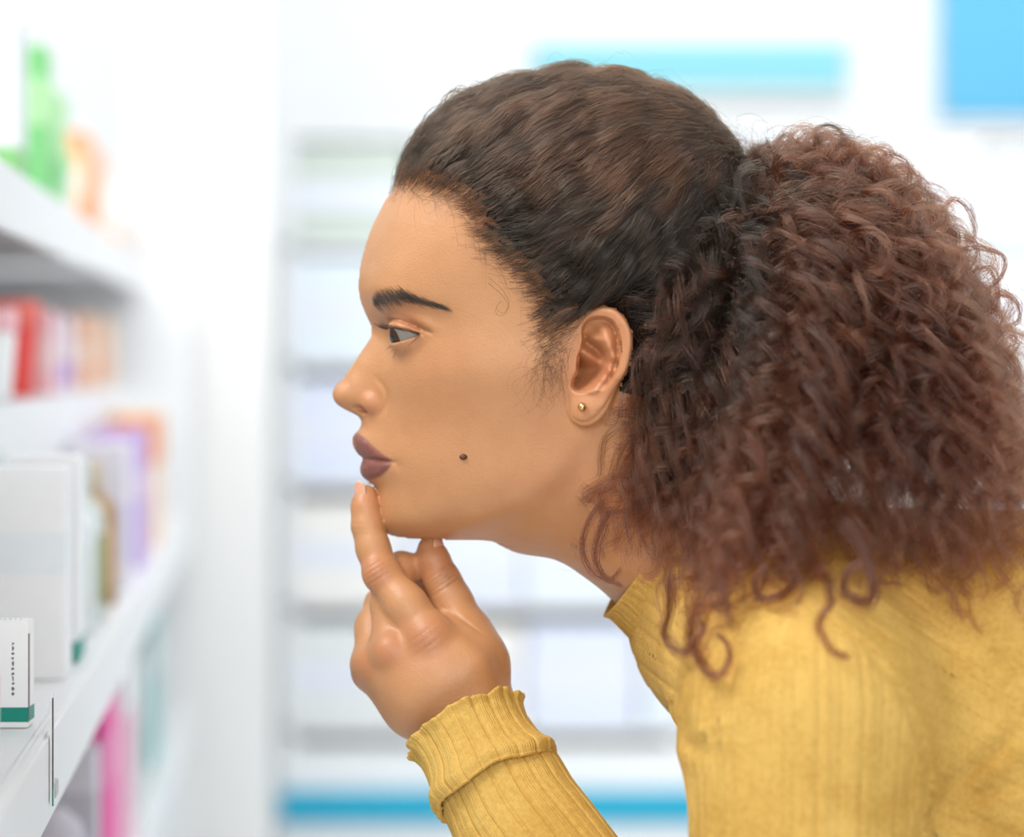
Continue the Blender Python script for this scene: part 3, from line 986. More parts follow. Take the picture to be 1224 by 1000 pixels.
# forearm sleeve: from under the turned-back cuff to the elbow
NA = 480


def ribs(a, n, depth, w=0.09, band=0.35):
    c = a / (2 * np.pi) * n
    f = np.abs(c - np.round(c))
    return -depth * np.exp(-(f / w) ** 2) + depth * band * ((np.round(c).astype(int) % 2) == 0)


fa = spline(np.array([PM(572, 893, -37), PM(600, 945, -50), PM(634, 1003, -64), PM(720, 1120, -105), PM(830, 1240, -150), PM(945, 1330, -190)]), 110)
tl = np.linspace(0, 1, 110)
rx = 0.0305 + 0.012 * tl; ry = 0.026 + 0.014 * tl
side_up = PM(640, 860, -33) - PM(572, 893, -33)
wr = rng.normal(size=(6, 4))


def fshape(i, a):
    o = ribs(a, 20, 0.0011)
    o = o + 0.0008 * sum(np.sin(a * (k + 1) * 1.0 + wr[k, 0] * 3 + tl[i] * 22 * wr[k, 1]) * 0.5 for k in range(3))
    return o, np.zeros_like(a)


fsl = pchild('sleeve', swept('sleeve', fa, rx, ry, NA, fshape, side_up), KNIT, sweater)
# the cuff: flared, frilled edge, turned-back band with a bulging fold
ca = np.array([PM(557, 867, -33), PM(577, 906, -43), PM(594, 940, -51)])
cuff_prof = []   # (position along the axis 0..1, extra radius mm)
for t in np.linspace(0, 1, 46):
    r = 31.0 + 2.4 * math.exp(-(t / 0.05) ** 2) - 1.2 * math.exp(-((t - 0.32) / 0.2) ** 2) + 4.2 * math.exp(-((t - 0.86) / 0.17) ** 2)
    cuff_prof.append((t, r))
fold_t = [(1.0 + 0.028 * math.sin(x), 31.0 + 3.3 - 3.4 * (1 - math.cos(x)) * 0.5 ) for x in np.linspace(0.4, math.pi, 9)]
inner = [(t, 28.2 - 0.0) for t in np.linspace(0.96, 0.02, 16)]
lip = [(-0.012, 31.0), (-0.022, 32.2), (-0.012, 33.2)]
cp_ = inner[::1] + lip + cuff_prof[1:] + fold_t
axis_c = spline(ca, 200)
cc = np.array([axis_c[0] + (axis_c[-1] - axis_c[0]) * t if (t < 0 or t > 1) else axis_c[min(199, int(t * 199))] for t, r in cp_])
cdir = axis_c[-1] - axis_c[0]; clen = np.linalg.norm(cdir); cdir /= clen
u_ = side_up - cdir * (side_up @ cdir); u_ /= np.linalg.norm(u_); w_ = np.cross(cdir, u_)
aa = np.linspace(0, 2 * np.pi, NA, endpoint=False)
V = []
for (t, r), c in zip(cp_, cc):
    fr = math.exp(-(max(t, 0) / 0.13) ** 2)
    wave = 0.0010 * np.sin(aa * 10 + 0.6) * fr + 0.0007 * np.sin(aa * 23 + 1.9) * fr
    adv = 0.0008 * np.sin(aa * 7 + 0.4) * fr + 0.0004 * np.sin(aa * 13 + 2) * fr - 0.0012 * np.sin(aa * 5 + 1.0) * math.exp(-((t - 0.95) / 0.2) ** 2)
    sag = 0.0015 * np.sin(aa * 3 + 0.8) * math.exp(-((t - 0.8) / 0.3) ** 2)
    o = ribs(aa, 20, 0.0011) * (1 if r > 29 else 0.3) + wave + sag + r / 1000
    V.append(c + np.cos(aa)[:, None] * u_ * o[:, None] + np.sin(aa)[:, None] * w_ * (o * 0.95)[:, None] + cdir * adv[:, None])
n = len(V); V = np.vstack(V)
ii = np.arange(n - 1)[:, None] * NA; k = np.arange(NA)[None]; k2 = (k + 1) % NA
cuff_me = mesh_from('cuff', V, np.stack([ii + k, ii + k2, ii + NA + k2, ii + NA + k], -1).reshape(-1, 4))
sa_ = cuff_me.attributes.new('stitch', 'FLOAT', 'POINT'); sa_.data.foreach_set('value', np.tile(aa, n).astype(np.float32) * 150)
cuff = pchild('cuff', cuff_me, KNIT, sweater)
cuff['label'] = 'turned-back cuff with a frilled edge'

# high collar round the neck
ga = spline(np.array([PM(786, 640, 0), PM(822, 664, 0), PM(865, 690, 0)]), 40)
gl = np.linspace(0, 1, 40)


def gshape(i, a):
    return ribs(a, 64, 0.0006, 0.25, 0.2) + 0.0012 * math.exp(-(gl[i] / 0.06) ** 2) + 0.0008 * np.sin(a * 5) * gl[i], np.zeros_like(a)


collar_out = swept('collar', ga, 0.0500 + 0.011 * gl ** 1.5, 0.0495 + 0.014 * gl ** 1.5, 384, gshape, (0, 0, 1))
collar = pchild('collar', collar_out, KNIT, sweater)
sol = collar.modifiers.new('thickness', 'SOLIDIFY'); sol.thickness = 0.0022; sol.offset = -1



# ------------------------------------------------------------------ hair
def hair_material(name):
    m = bpy.data.materials.new(name); m.use_nodes = True
    nt = m.node_tree; nt.nodes.clear()
    out = nt.nodes.new('ShaderNodeOutputMaterial')
    h = nt.nodes.new('ShaderNodeBsdfHairPrincipled')
    h.parametrization = 'COLOR'
    at = nt.nodes.new('ShaderNodeAttribute'); at.attribute_name = 'tint'
    nt.links.new(at.outputs['Color'], h.inputs['Color'])
    h.inputs['Roughness'].default_value = 0.26
    h.inputs['Radial Roughness'].default_value = 0.45
    h.inputs['Coat'].default_value = 0.0
    h.inputs['Random Roughness'].default_value = 0.2
    nt.links.new(h.outputs['BSDF'], out.inputs['Surface'])
    return m


HAIRM = hair_material('hair_fibre')


def curves_object(name, strands, tint, root_r, tip_r, parent=None, label=None):
    """strands (n, m, 3), tint (n, m, 3): real fibres, one curve each"""
    n, m, _ = strands.shape
    cu = bpy.data.hair_curves.new(name)
    cu.add_curves([m] * n)
    cu.points.foreach_set('position', np.ascontiguousarray(strands, np.float32).ravel())
    t = np.linspace(0, 1, m)
    rad = (root_r + (tip_r - root_r) * t ** 2)[None].repeat(n, 0) if np.isscalar(root_r) else root_r[:, None] * (1 - 0.6 * t[None] ** 2)
    ra = cu.attributes.get('radius') or cu.attributes.new('radius', 'FLOAT', 'POINT')
    ra.data.foreach_set('value', np.ascontiguousarray(rad, np.float32).ravel())
    col = np.ones((n, m, 4), np.float32); col[..., :3] = tint
    ca_ = cu.attributes.new('tint', 'FLOAT_COLOR', 'POINT')
    ca_.data.foreach_set('color', col.ravel())
    o = pchild(name, cu, HAIRM, parent)
    if label:
        o['label'] = label
    return o


def smooth_noise(n, m, amp, knots, dims=3):
    """smooth random walk along each strand"""
    k = rng.normal(size=(n, knots + 3, dims))
    t = np.linspace(0, knots - 1e-6, m); i = t.astype(int); u = (t - i)[None, :, None]
    a, b, c, d = k[:, i], k[:, np.minimum(i + 1, knots + 2)], k[:, np.minimum(i + 2, knots + 2)], k[:, np.minimum(i + 3, knots + 2)]
    return amp * ((1 - u) ** 3 * a + (3 * u ** 3 - 6 * u ** 2 + 4) * b + (-3 * u ** 3 + 3 * u ** 2 + 3 * u + 1) * c + u ** 3 * d) / 6


def head_only(p):
    p = p.astype(np.float32)
    F = np.full(len(p), 0.05, np.float32)
    m = in_box(p, HEAD_LO, HEAD_HI); q = p[m]
    x = q[:, 0] * 1000; w = np.abs(q[:, 1]) * 1000; z = q[:, 2] * 1000
    c = HG.coords(x, z)
    qq = HG.take(QG, c); gx = HG.take(GX, c); gz = HG.take(GZ, c)
    F[m] = (w * w - qq) / np.sqrt(4 * w * w + gx * gx + gz * gz + 25.0) / 1000
    for pr_ in NECK:
        F = smin(F, pr_(p[:, 0], p[:, 1], p[:, 2]), 0.012)
    return F


def grad_of(f, p, eps=0.0008):
    d = f(p)
    g = np.stack([f(p + np.array(e)) - d for e in ((eps, 0, 0), (0, eps, 0), (0, 0, eps))], 1) / eps
    return d, g / np.maximum(np.linalg.norm(g, axis=1), 1e-6)[:, None]


def frames(path):
    """tangent and two normals along (n, m, 3) paths"""
    tg = np.gradient(path, axis=1); tg /= np.maximum(np.linalg.norm(tg, axis=2), 1e-9)[..., None]
    ref = np.zeros_like(tg); ref[..., 1] = 1.0
    ref[np.abs(tg[..., 1]) > 0.92] = (1, 0, 0)
    u = np.cross(tg, ref); u /= np.maximum(np.linalg.norm(u, axis=2), 1e-9)[..., None]
    return tg, u, np.cross(tg, u)


DARK = np.array([0.0105, 0.0071, 0.0042]); AUB = np.array([0.063, 0.0168, 0.0072]); GOLDEN = np.array([0.13, 0.050, 0.020])
HAIRLINE = [(430, 214), (466, 222), (478, 226), (496, 229), (516, 234), (536, 243), (550, 258), (558, 282), (574, 302), (596, 320), (616, 337), (628, 362), (632, 392), (640, 415), (654, 428), (668, 420), (680, 400), (690, 382),
            (697, 384), (710, 382), (726, 384), (735, 396), (738, 420), (732, 450), (720, 478), (714, 515), (740, 560), (790, 605), (870, 620), (930, 500), (960, 300), (930, 140), (840, 40), (700, 0), (540, 10), (430, 100)]
TIE = P(893, 222, 0.0)
# roots on the scalp
fc = bv[bq[:, :3]].mean(1)
fa_ = np.linalg.norm(np.cross(bv[bq[:, 1]] - bv[bq[:, 0]], bv[bq[:, 3]] - bv[bq[:, 0]]), axis=1)
cand = (fc[:, 2] > P(0, 640, 0)[2]) & (np.abs(head_only(fc)) < 0.0022)
fx, fy = to_px(fc)
ins = np.zeros(len(fc)); ins[cand] = -poly_sd(HAIRLINE, np.stack([fx[cand], fy[cand]], 1))
prob = np.where(cand & (ins > 0), fa_ * np.clip(ins / 10, 0.25, 1) * (1 + 2.2 * np.exp(-ins / 30.0) * (fx < 720)), 0) * np.where(fc[:, 1] > 0.03, 0.35, 1.0)
prob /= prob.sum()
NS, MS = 19000, 40
pick = rng.choice(len(fc), NS, p=prob)
roots = fc[pick]
edge_d = ins[pick]
root_px, root_py = fx[pick], fy[pick]
# locks: roots share the wave of the nearest seed
NCL = 300
seeds = roots[rng.choice(NS, NCL, replace=False)]
lock = np.empty(NS, int)
for i in range(0, NS, 2000):
    lock[i:i + 2000] = ((roots[i:i + 2000, None] - seeds[None]) ** 2).sum(-1).argmin(1)
lift = (0.0025 + 0.0055 * rng.random(NS)) * np.clip(0.45 + edge_d / 60, 0.45, 1.25)
lk_lift = rng.normal(0, 0.0011, NCL)
lift = np.clip(lift + lk_lift[lock], 0.0012, 0.012)
path = np.empty((NS, MS, 3)); p = roots.copy(); path[:, 0] = p
# each strand aims at the tie, spread a little round it
aim = TIE + np.stack([rng.normal(0, .004, NS) - .006, np.sign(roots[:, 1]) * np.abs(rng.normal(0, .007, NS)), rng.normal(0, .009, NS) - 0.010 * (root_py > 350)], 1)
bow = np.where(root_px > 735, 0.020, 0.003) * np.clip((root_py - 230) / 180, -0.2, 1)      # side hair dips before it rises to the tie
_, g = grad_of(head_only, p)
for i in range(1, MS):
    st_ = (aim - p) / (MS - i)
    t = i / (MS - 1)
    st_[:, 2] += bow * (-math.cos(math.pi * t)) * (math.pi / MS) * np.clip(1.2 - 0.2 * t, 0, 1)
    if t < 0.86:                                      # slide along the scalp instead of cutting through the head
        tan = st_ - g * (st_ * g).sum(1)[:, None]
        ls_ = np.linalg.norm(st_, axis=1); lt_ = np.maximum(np.linalg.norm(tan, axis=1), 1e-6)
        st_ = tan * (np.minimum(ls_ * 1.2, lt_ * 4) / lt_)[:, None]
    p = p + st_
    d, g = grad_of(head_only, p)
    trav = np.linalg.norm(p - roots, axis=1)
    want = (0.0008 + lift * 0.5 * min(1.0, 0.2 + t * 4) + 0.036 * trav) * (1 - 0.45 * t ** 3)
    p = p + g * np.clip(want - d, -0.0015, 0.004)[:, None]
    path[:, i] = p
tg, u, w = frames(path)
seg = np.linalg.norm(np.diff(path, axis=1), axis=2); arc = np.concatenate([np.zeros((NS, 1)), np.cumsum(seg, 1)], 1)
wl = rng.uniform(0.024, 0.042, NCL)[lock]; ph = rng.uniform(0, 6.28, NCL)[lock] + rng.normal(0, 0.35, NS)
amp = rng.uniform(0.0012, 0.0036, NCL)[lock] * rng.uniform(0.6, 1.3, NS)
env = np.clip(arc / 0.02, 0, 1) * np.clip((arc[:, -1:] - arc) / 0.03, 0.15, 1)
wv = np.sin(arc / wl[:, None] * 6.283 + ph[:, None]); wv2 = np.cos(arc / wl[:, None] * 6.283 + ph[:, None])
scalp = path + u * (amp[:, None] * env * wv)[..., None] + w * (amp[:, None] * 0.9 * env * wv2)[..., None] + smooth_noise(NS, MS, 0.0010, 8) * env[..., None]
# strands of one lock draw together half way back
gx_ = np.zeros((NCL, MS, 3)); cn = np.bincount(lock, minlength=NCL)
for k in range(3):
    for j in range(MS):
        gx_[:, j, k] = np.bincount(lock, scalp[:, j, k], minlength=NCL) / np.maximum(cn, 1)
pull = (0.78 * np.sin(np.pi * np.linspace(0, 1, MS)) ** 0.8)[None, :, None] * rng.uniform(0.5, 1.0, NS)[:, None, None]
pull = pull * np.clip(edge_d / 30, 0.25, 1)[:, None, None]
scalp = scalp + (gx_[lock] - scalp) * pull
spx, spy = 612 + scalp[..., 0] * FPX / (CAMD + scalp[..., 1]), HZ - (scalp[..., 2] - CZ) * FPX / (CAMD + scalp[..., 1])
red_lock = np.clip(rng.normal(0.10, 0.22, NCL), 0, 1)
top = np.exp(-(((spx - 740) / 130) ** 2 + ((spy - 140) / 75) ** 2))
mid = np.exp(-(((spx - 760) / 110) ** 2 + ((spy - 210) / 40) ** 2))
wr_ = np.clip(red_lock[lock][:, None] * 0.5 + top * (0.08 + 0.75 * rng.random(NS)[:, None] ** 2) + mid * (red_lock[lock][:, None] > 0.33) * 0.8, 0, 1)[..., None]
tint = DARK * (1 - wr_) + (AUB * 0.5 + GOLDEN * 0.5) * wr_
tint = tint * (rng.uniform(0.75, 1.3, NS) * np.exp(rng.normal(0, 0.38, NCL))[lock])[:, None, None]
over_ear = ((poly_sd(EAR_OUT, np.stack([spx.ravel(), spy.ravel()], 1)) < 2).reshape(NS, MS) & (scalp[..., 1] < -0.05)).any(1)
keep_ = ~over_ear
hair = curves_object('hair', scalp[keep_], tint[keep_], rng.uniform(0.00006, 0.0001, keep_.sum()), None, label='dark curly hair pulled back from the hairline')

# hair lying on the head continues as a dark layer right over the scalp, so no skin shines through
rag = np.sin(fc[:, 0] * 900 + np.sin(fc[:, 2] * 700) * 2) + np.sin(fc[:, 2] * 1100 + fc[:, 0] * 500)
off_ear = np.ones(len(fc), bool); off_ear[cand] = poly_sd(EAR_OUT, np.stack([fx[cand], fy[cand]], 1)) > 1.5
cap_f = cand & off_ear & (ins + rag * 5 > np.where((fx > 690) & (fx < 770), 12, 34))
ids = np.unique(bq[cap_f]); remap = -np.ones(len(bv), int); remap[ids] = np.arange(len(ids))
cvx = bv[ids]; _, cg = grad_of(head_only, cvx)
nz_ = np.clip(-poly_sd(HAIRLINE, np.stack(to_px(cvx), 1)) / 40, 0.05, 1)
capm = pchild('hair_underlayer', mesh_from('hair_underlayer', cvx + cg * (0.0003 + 0.0005 * nz_)[:, None], remap[bq[cap_f]]), simple_mat('dark_hair_base', (0.008, 0.0055, 0.004, 1), 0.9, 0.5, 500, spec=0.03, bump=0.0006, bscale=900), hair)

# ponytail: locks leave the tie, droop and coil
MASS = [(893, 205), (930, 184), (990, 176), (1050, 194), (1100, 228), (1138, 268), (1166, 310), (1192, 352), (1212, 405), (1240, 480), (1252, 560), (1255, 704), (1190, 722), (1130, 714), (1070, 702), (1010, 694), (960, 704),
        (925, 716), (885, 738), (855, 778), (815, 752), (780, 715), (754, 684), (728, 656), (714, 615), (712, 575), (708, 525), (720, 482), (746, 430), (768, 385), (850, 310), (886, 250)]
NEAR = [(890, 215, -12), (930, 190, -32), (990, 180, -25), (1050, 200, -30), (1000, 260, -82), (1100, 300, -68), (1150, 300, -28), (1000, 400, -118), (1100, 420, -112), (1195, 420, -55), (1245, 520, -45), (1150, 540, -118), (1000, 540, -128),
        (900, 330, -72), (900, 450, -112), (900, 560, -122), (820, 420, -84), (800, 500, -84), (770, 560, -80), (740, 600, -72), (720, 640, -62), (800, 640, -95), (850, 700, -128), (900, 660, -142), (840, 760, -150), (780, 720, -100), (1000, 640, -152), (1100, 650, -146), (1235, 645, -110),
        (716, 560, -64), (760, 450, -80), (850, 340, -78)]
near_y = rbf(np.array([(a, b) for a, b, _ in NEAR]) / 100.0, [c if a < 860 or b > 600 else c * 0.82 for a, b, c in NEAR], smooth=0.02)
NC, PER, MP = 1080, 24, 80
pts = []
while len(pts) < NC:
    q = np.stack([rng.uniform(695, 1255, 4000), rng.uniform(170, 770, 4000)], 1)
    q = q[poly_sd(MASS, q) < -4]
    q = q[poly_sd(EAR_OUT, q) > 9]
    q = q[rng.random(len(q)) < np.where(q[:, 0] < 890, 1.0, np.where(q[:, 1] > 560, 1.0, 0.55))]
    pts.extend(q.tolist())
E2 = np.array(pts[:NC])
edge_m = -poly_sd(MASS, E2)
yn = near_y(E2 / 100.0)
u01 = rng.random(NC)
far = rng.random(NC) < np.where(E2[:, 0] > 900, 0.30, 0.0)
dep = np.where(far, rng.random(NC) * (-1.7 * yn), np.minimum(rng.exponential(14, NC), 45))
ye = (yn + dep) / 1000


def sweater_hit(q):
    """depth of the sweater along the lines of sight q; far away where there is none"""
    q = np.asarray(q, float); n = len(q); best = np.full(n, 9.0); done = np.zeros(n, bool)
    for y in np.linspace(-0.235, 0.0, 60):
        s_ = (CAMD + y) / FPX
        p_ = np.stack([(q[:, 0] - 612) * s_, np.full(n, y), CZ + (HZ - q[:, 1]) * s_], 1)
        h_ = (sweater_points(p_, False) < 0) & ~done
        best[h_] = y; done |= h_
    return best


ye = np.minimum(ye, sweater_hit(E2) - 0.010 - 0.02 * rng.random(NC))
E = np.array([P(a, b, y) for (a, b), y in zip(E2, ye)])
L0 = np.linalg.norm(E - TIE, axis=1)[:, None]
dir0 = (E - TIE) / L0
b0 = np.array([0.35, 0.0, 0.55]) * np.clip((E2[:, :1] - 820) / 200, -0.2, 1)
b0[:, 1] = np.sign(ye) * 0.35
P0 = TIE + rng.normal(0, 0.006, (NC, 3)) * np.array([0.8, 1.2, 1.2]) + np.array([0.004, 0, -0.002])
d1 = dir0 * 0.75 + b0; d1 /= np.linalg.norm(d1, axis=1)[:, None]
P1 = TIE + d1 * L0 * 0.42
P2 = E + (TIE - E) * 0.26 + np.array([0.02, 0, 0.05]) * np.clip(L0 / 0.2, 0, 1.2)
t = np.linspace(0, 1, MP)[None, :, None]
gp = (1 - t) ** 3 * P0[:, None] + 3 * (1 - t) ** 2 * t * P1[:, None] + 3 * (1 - t) * t ** 2 * P2[:, None] + t ** 3 * E[:, None]
gp = gp + smooth_noise(NC, MP, 0.010, 5) * np.clip(t * 2.5, 0, 1)


def keep_out(g, f, margin):
    sh = g.shape; q = g.reshape(-1, 3)
    for _ in range(4):
        d = f(q); m = d < margin
        if not m.any():
            break
        dd, gg = grad_of(f, q[m])
        q[m] = q[m] + gg * np.clip(margin - dd, 0, 0.02)[:, None]
    return q.reshape(sh)


gp = keep_out(gp, head_only, 0.010)
gp = keep_out(gp, lambda q: sweater_points(q, False), 0.008)
tg, u, w = frames(gp)
seg = np.linalg.norm(np.diff(gp, axis=1), axis=2); arc = np.concatenate([np.zeros((NC, 1)), np.cumsum(seg, 1)], 1)
R0 = rng.uniform(0.0042, 0.0098, NC); WL = rng.uniform(0.024, 0.040, NC); PH = rng.uniform(0, 6.28, NC); HAND_ = rng.choice([-1, 1], NC)
R0 = np.where(E2[:, 0] < 860, R0 * 0.85, R0)
strands = np.empty((NC, PER, MP, 3)); tints = np.empty((NC, PER, MP, 3)); rads = np.empty((NC, PER))
left = sst(930, 800, E2[:, 0] + (E2[:, 1] - 450) * 0.05)
t0 = 0.08 + 0.66 * left + rng.normal(0, 0.08, NC)
redk = np.clip(rng.normal(0.85, 0.3, NC), 0.1, 1.3)
cbr = np.exp(rng.normal(-0.05, 0.42, NC))[:, None, None]
for s in range(PER):
    wild = (rng.random(NC) < 0.10)
    r = R0 * rng.uniform(0.75, 1.2, NC) * np.where(wild, rng.uniform(0.8, 1.6, NC), 1)
    phs = PH + rng.normal(0, 0.28, NC) + np.where(wild, rng.normal(0, 1.5, NC), 0)
    ang = HAND_[:, None] * arc / (WL * np.where(wild, rng.uniform(0.8, 1.3, NC), 1))[:, None] * 6.283 + phs[:, None]
    en = r[:, None] * np.clip(arc / 0.045, 0.05, 1) * (1 - 0.25 * np.linspace(0, 1, MP)[None])
    off = rng.normal(0, 1, (NC, 1, 3)) * (0.0005 + 0.0006 * np.linspace(0, 1, MP))[None, :, None] * np.where(wild, 3.0, 1.0)[:, None, None]
    strands[:, s] = gp + u * (np.cos(ang) * en)[..., None] + w * (np.sin(ang) * en)[..., None] + tg * (np.sin(ang * 1.0 + 1) * en * 0.5)[..., None] + off + smooth_noise(NC, MP, 0.0006, 14)
    tt = np.linspace(0, 1, MP)[None]
    wgt = np.clip(sst(t0[:, None], t0[:, None] + 0.30, tt) * redk[:, None], 0, 1)[..., None]
    br = rng.uniform(0.75, 1.3, NC)[:, None, None] * cbr
    gl_ = (rng.random(NC) < 0.10)[:, None, None] * 0.6
    tints[:, s] = (DARK * (1 - wgt) + (AUB * (1 - gl_) + GOLDEN * 1.1 * gl_) * wgt) * br
    rads[:, s] = rng.uniform(0.00007, 0.00012, NC)
def clear_of_ear(st, grow=3.0):
    """strands that do not lie across the ear"""
    s_ = FPX / (CAMD + st[..., 1]); ax, ay = 612 + st[..., 0] * s_, HZ - (st[..., 2] - CZ) * s_
    m_ = (ax > 676) & (ax < 762) & (ay > 360) & (ay < 510) & (st[..., 1] < -0.05)
    r_, c_ = np.nonzero(m_)
    bad = np.zeros(len(st), bool)
    bad[r_[poly_sd(EAR_OUT, np.stack([ax[r_, c_], ay[r_, c_]], 1)) < grow]] = True
    return ~bad


ok_ = clear_of_ear(strands.reshape(-1, MP, 3))
pony = curves_object('ponytail', strands.reshape(-1, MP, 3)[ok_], tints.reshape(-1, MP, 3)[ok_], rads.ravel()[ok_], None, label='big curly auburn ponytail with dark roots')


# single locks that hang out of the mass
def lock_of(path3, n, spread, coil, wl_, frizz, tint_, name='loose_lock', rad=0.00008, m=70, taper=True):
    g = spline(np.array(path3), m)[None]
    g = keep_out(keep_out(g, head_only, 0.005), lambda q: sweater_points(q, False), 0.006)
    ker = np.ones(5) / 5
    for k_ in range(3):
        g[0, 2:-2, k_] = np.convolve(g[0, :, k_], ker, 'valid')
    g = g.repeat(n, 0)
    tg, u, w = frames(g)
    arc = np.concatenate([np.zeros((n, 1)), np.cumsum(np.linalg.norm(np.diff(g, axis=1), axis=2), 1)], 1)
    ph = rng.normal(0, 0.25, n)[:, None]
    en = coil * np.clip(arc / 0.02, 0.1, 1)
    a = arc / wl_ * 6.283 + ph
    tt = np.linspace(0, 1, m)[None, :, None]
    off = rng.normal(0, spread, (n, 1, 3)) * ((1.25 - 0.6 * tt) if taper else 1)
    s = g + u * (np.cos(a) * en)[..., None] + w * (np.sin(a) * en)[..., None] + off + smooth_noise(n, m, frizz, 8)
    c = np.array(tint_)[None, None] * rng.uniform(0.7, 1.3, n)[:, None, None] * np.ones((1, m, 1))
    return s, c


LOCKS = [  # px, py, y mm along the lock
    ([(905, 640, -150), (938, 662, -158), (950, 690, -160), (938, 716, -160), (912, 718, -160), (902, 695, -158), (915, 676, -156)], 60, 0.0013, 0.0, 1, 0.0007, AUB * 0.7),
    ([(1010, 625, -160), (1030, 655, -168), (1044, 690, -170), (1042, 716, -170), (1024, 724, -170), (1008, 708, -170), (1014, 682, -168), (1030, 672, -166)], 80, 0.0017, 0.0, 1, 0.0009, AUB * 0.55),
    ([(955, 640, -158), (975, 675, -166), (992, 700, -170), (990, 725, -172), (978, 748, -174), (988, 770, -176), (1006, 782, -176), (1014, 786, -176)], 46, 0.0011, 0.0006, .02, 0.0006, AUB * 0.8),
    ([(800, 690, -110), (800, 730, -120), (795, 758, -126), (812, 778, -130), (836, 776, -134), (846, 756, -136), (838, 742, -136)], 50, 0.0012, 0.0, 1, 0.0007, AUB * 0.6),
    ([(840, 720, -140), (836, 765, -146), (838, 792, -148), (856, 808, -150), (872, 798, -152), (872, 772, -152), (858, 758, -150)], 50, 0.0012, 0.0, 1, 0.0007, AUB * 0.75),
    ([(720, 600, -62), (702, 625, -62), (696, 655, -60), (706, 682, -58), (728, 694, -58), (742, 680, -58)], 36, 0.0010, 0.0, 1, 0.0007, AUB * 0.7),
    ([(728, 610, -66), (716, 640, -66), (712, 668, -64), (724, 690, -62), (744, 700, -62)], 40, 0.0011, 0.0, 1, 0.0008, AUB * 0.6),
    ([(1100, 650, -150), (1098, 680, -156), (1116, 700, -156), (1136, 712, -156), (1150, 735, -156), (1176, 750, -154)], 22, 0.0011, 0.002, .015, 0.0008, AUB * 0.7),
    ([(1150, 650, -140), (1160, 685, -146), (1150, 705, -148), (1166, 730, -148)], 14, 0.0010, 0.002, .014, 0.0008, AUB * 0.7),
    ([(1060, 640, -150), (1070, 668, -158), (1058, 690, -160), (1075, 705, -160)], 24, 0.0011, 0.002, .016, 0.0008, AUB * 0.7),
    ([(930, 230, -20), (962, 185, -18), (978, 172, -14), (974, 156, -12), (990, 149, -10), (1006, 158, -10), (1004, 176, -12), (990, 182, -14)], 34, 0.0007, 0.0, 1, 0.0005, DARK * 1.6),
    ([(895, 225, -12), (896, 195, -14), (906, 176, -14), (922, 176, -12), (926, 196, -10), (918, 214, -8)], 34, 0.0008, 0.0, 1, 0.0006, DARK * 1.5),
    ([(1120, 260, -30), (1138, 238, -26), (1158, 252, -24), (1164, 280, -24), (1150, 300, -26)], 30, 0.0010, 0.0, 1, 0.0008, AUB * 0.9),
    ([(1140, 300, -30), (1170, 296, -28), (1198, 306, -26), (1198, 328, -26), (1180, 346, -28)], 26, 0.0008, 0.0, 1, 0.0006, AUB * 0.8),
    ([(1150, 330, -30), (1180, 320, -28), (1192, 340, -28), (1190, 366, -30), (1172, 372, -30)], 30, 0.0009, 0.0, 1, 0.0007, AUB * 0.8),
    ([(1170, 370, -30), (1196, 352, -28), (1216, 362, -28), (1218, 384, -30), (1200, 392, -32)], 30, 0.0009, 0.0, 1, 0.0007, AUB * 0.8),
    ([(1040, 200, -25), (1060, 184, -22), (1082, 192, -20), (1088, 212, -22), (1072, 226, -26)], 26, 0.0009, 0.0, 1, 0.0007, AUB * 0.7),
    ([(500, 232, -36), (508, 240, -38), (520, 246, -42), (534, 250, -46), (534, 262, -47), (524, 264, -45), (518, 256, -43)], 2, 0.0004, 0.0, 1, 0.0003, DARK),
    ([(590, 335, -60), (606, 350, -62), (612, 366, -62), (604, 376, -62), (596, 370, -61), (602, 360, -61)], 2, 0.0005, 0.0, 1, 0.0003, DARK),
]
def before_sweater(pth):
    h_ = sweater_hit([q[:2] for q in pth])
    yy = np.array([min(q[2] / 1000, h - 0.007) for q, h in zip(pth, h_)])
    t_ = np.clip(np.linspace(0, 2.5, len(pth)), 0, 1)
    yy = yy[0] * (1 - t_) + yy.min() * t_
    return [P(q[0], q[1], y) for q, y in zip(pth, yy)]


ls, lc = zip(*[lock_of(before_sweater(pth), n, sp, co, wl_, fr, ti) for pth, n, sp, co, wl_, fr, ti in LOCKS])
for (s_, c_) in zip(ls, lc):
    curves_object('loose_lock', s_, c_, 0.00008, 0.00004, parent=pony)

# fly-away hairs all round, short fine hairs along the hairline and in front of the ear
NF, MF = 620, 30
fi = rng.choice(NS, NF); j0 = rng.integers(6, MS - 10, NF)
base = scalp[fi, j0]
_, gg = grad_of(head_only, base)
tgd = scalp[fi, j0 + 4] - base; tgd /= np.linalg.norm(tgd, axis=1)[:, None]
tt = np.linspace(0, 1, MF)[None, :, None]
ln = rng.uniform(0.012, 0.04, NF)[:, None, None]
fly = base[:, None] + tgd[:, None] * ln * tt + gg[:, None] * ln * rng.uniform(0.05, 0.32, NF)[:, None, None] * np.sin(tt * 2.6) + smooth_noise(NF, MF, 0.004, 6) * tt ** 0.7
si = rng.choice(NC * PER, 500)
sb = strands.reshape(-1, MP, 3)[si, 50:50 + MF] + smooth_noise(500, MF, 0.011, 5) * np.linspace(0, 1, MF)[None, :, None]
fly = np.concatenate([fly, sb]); ftint = np.concatenate([np.tile(DARK * 1.6, (NF, MF, 1)), np.tile(AUB, (500, MF, 1))])
curves_object('flyaway_hair', fly, ftint, 0.00005, 0.00002, parent=hair)
NB, MB_ = 1500, 16
bprob = np.where(cand & (np.abs(ins) < 18) & (fx < 700) & (fx > 462) & (fc[:, 1] < 0.06) & (fy < 445), fa_ * np.exp(-np.clip(-ins, 0, 30) / 6.0), 0); bprob /= bprob.sum()
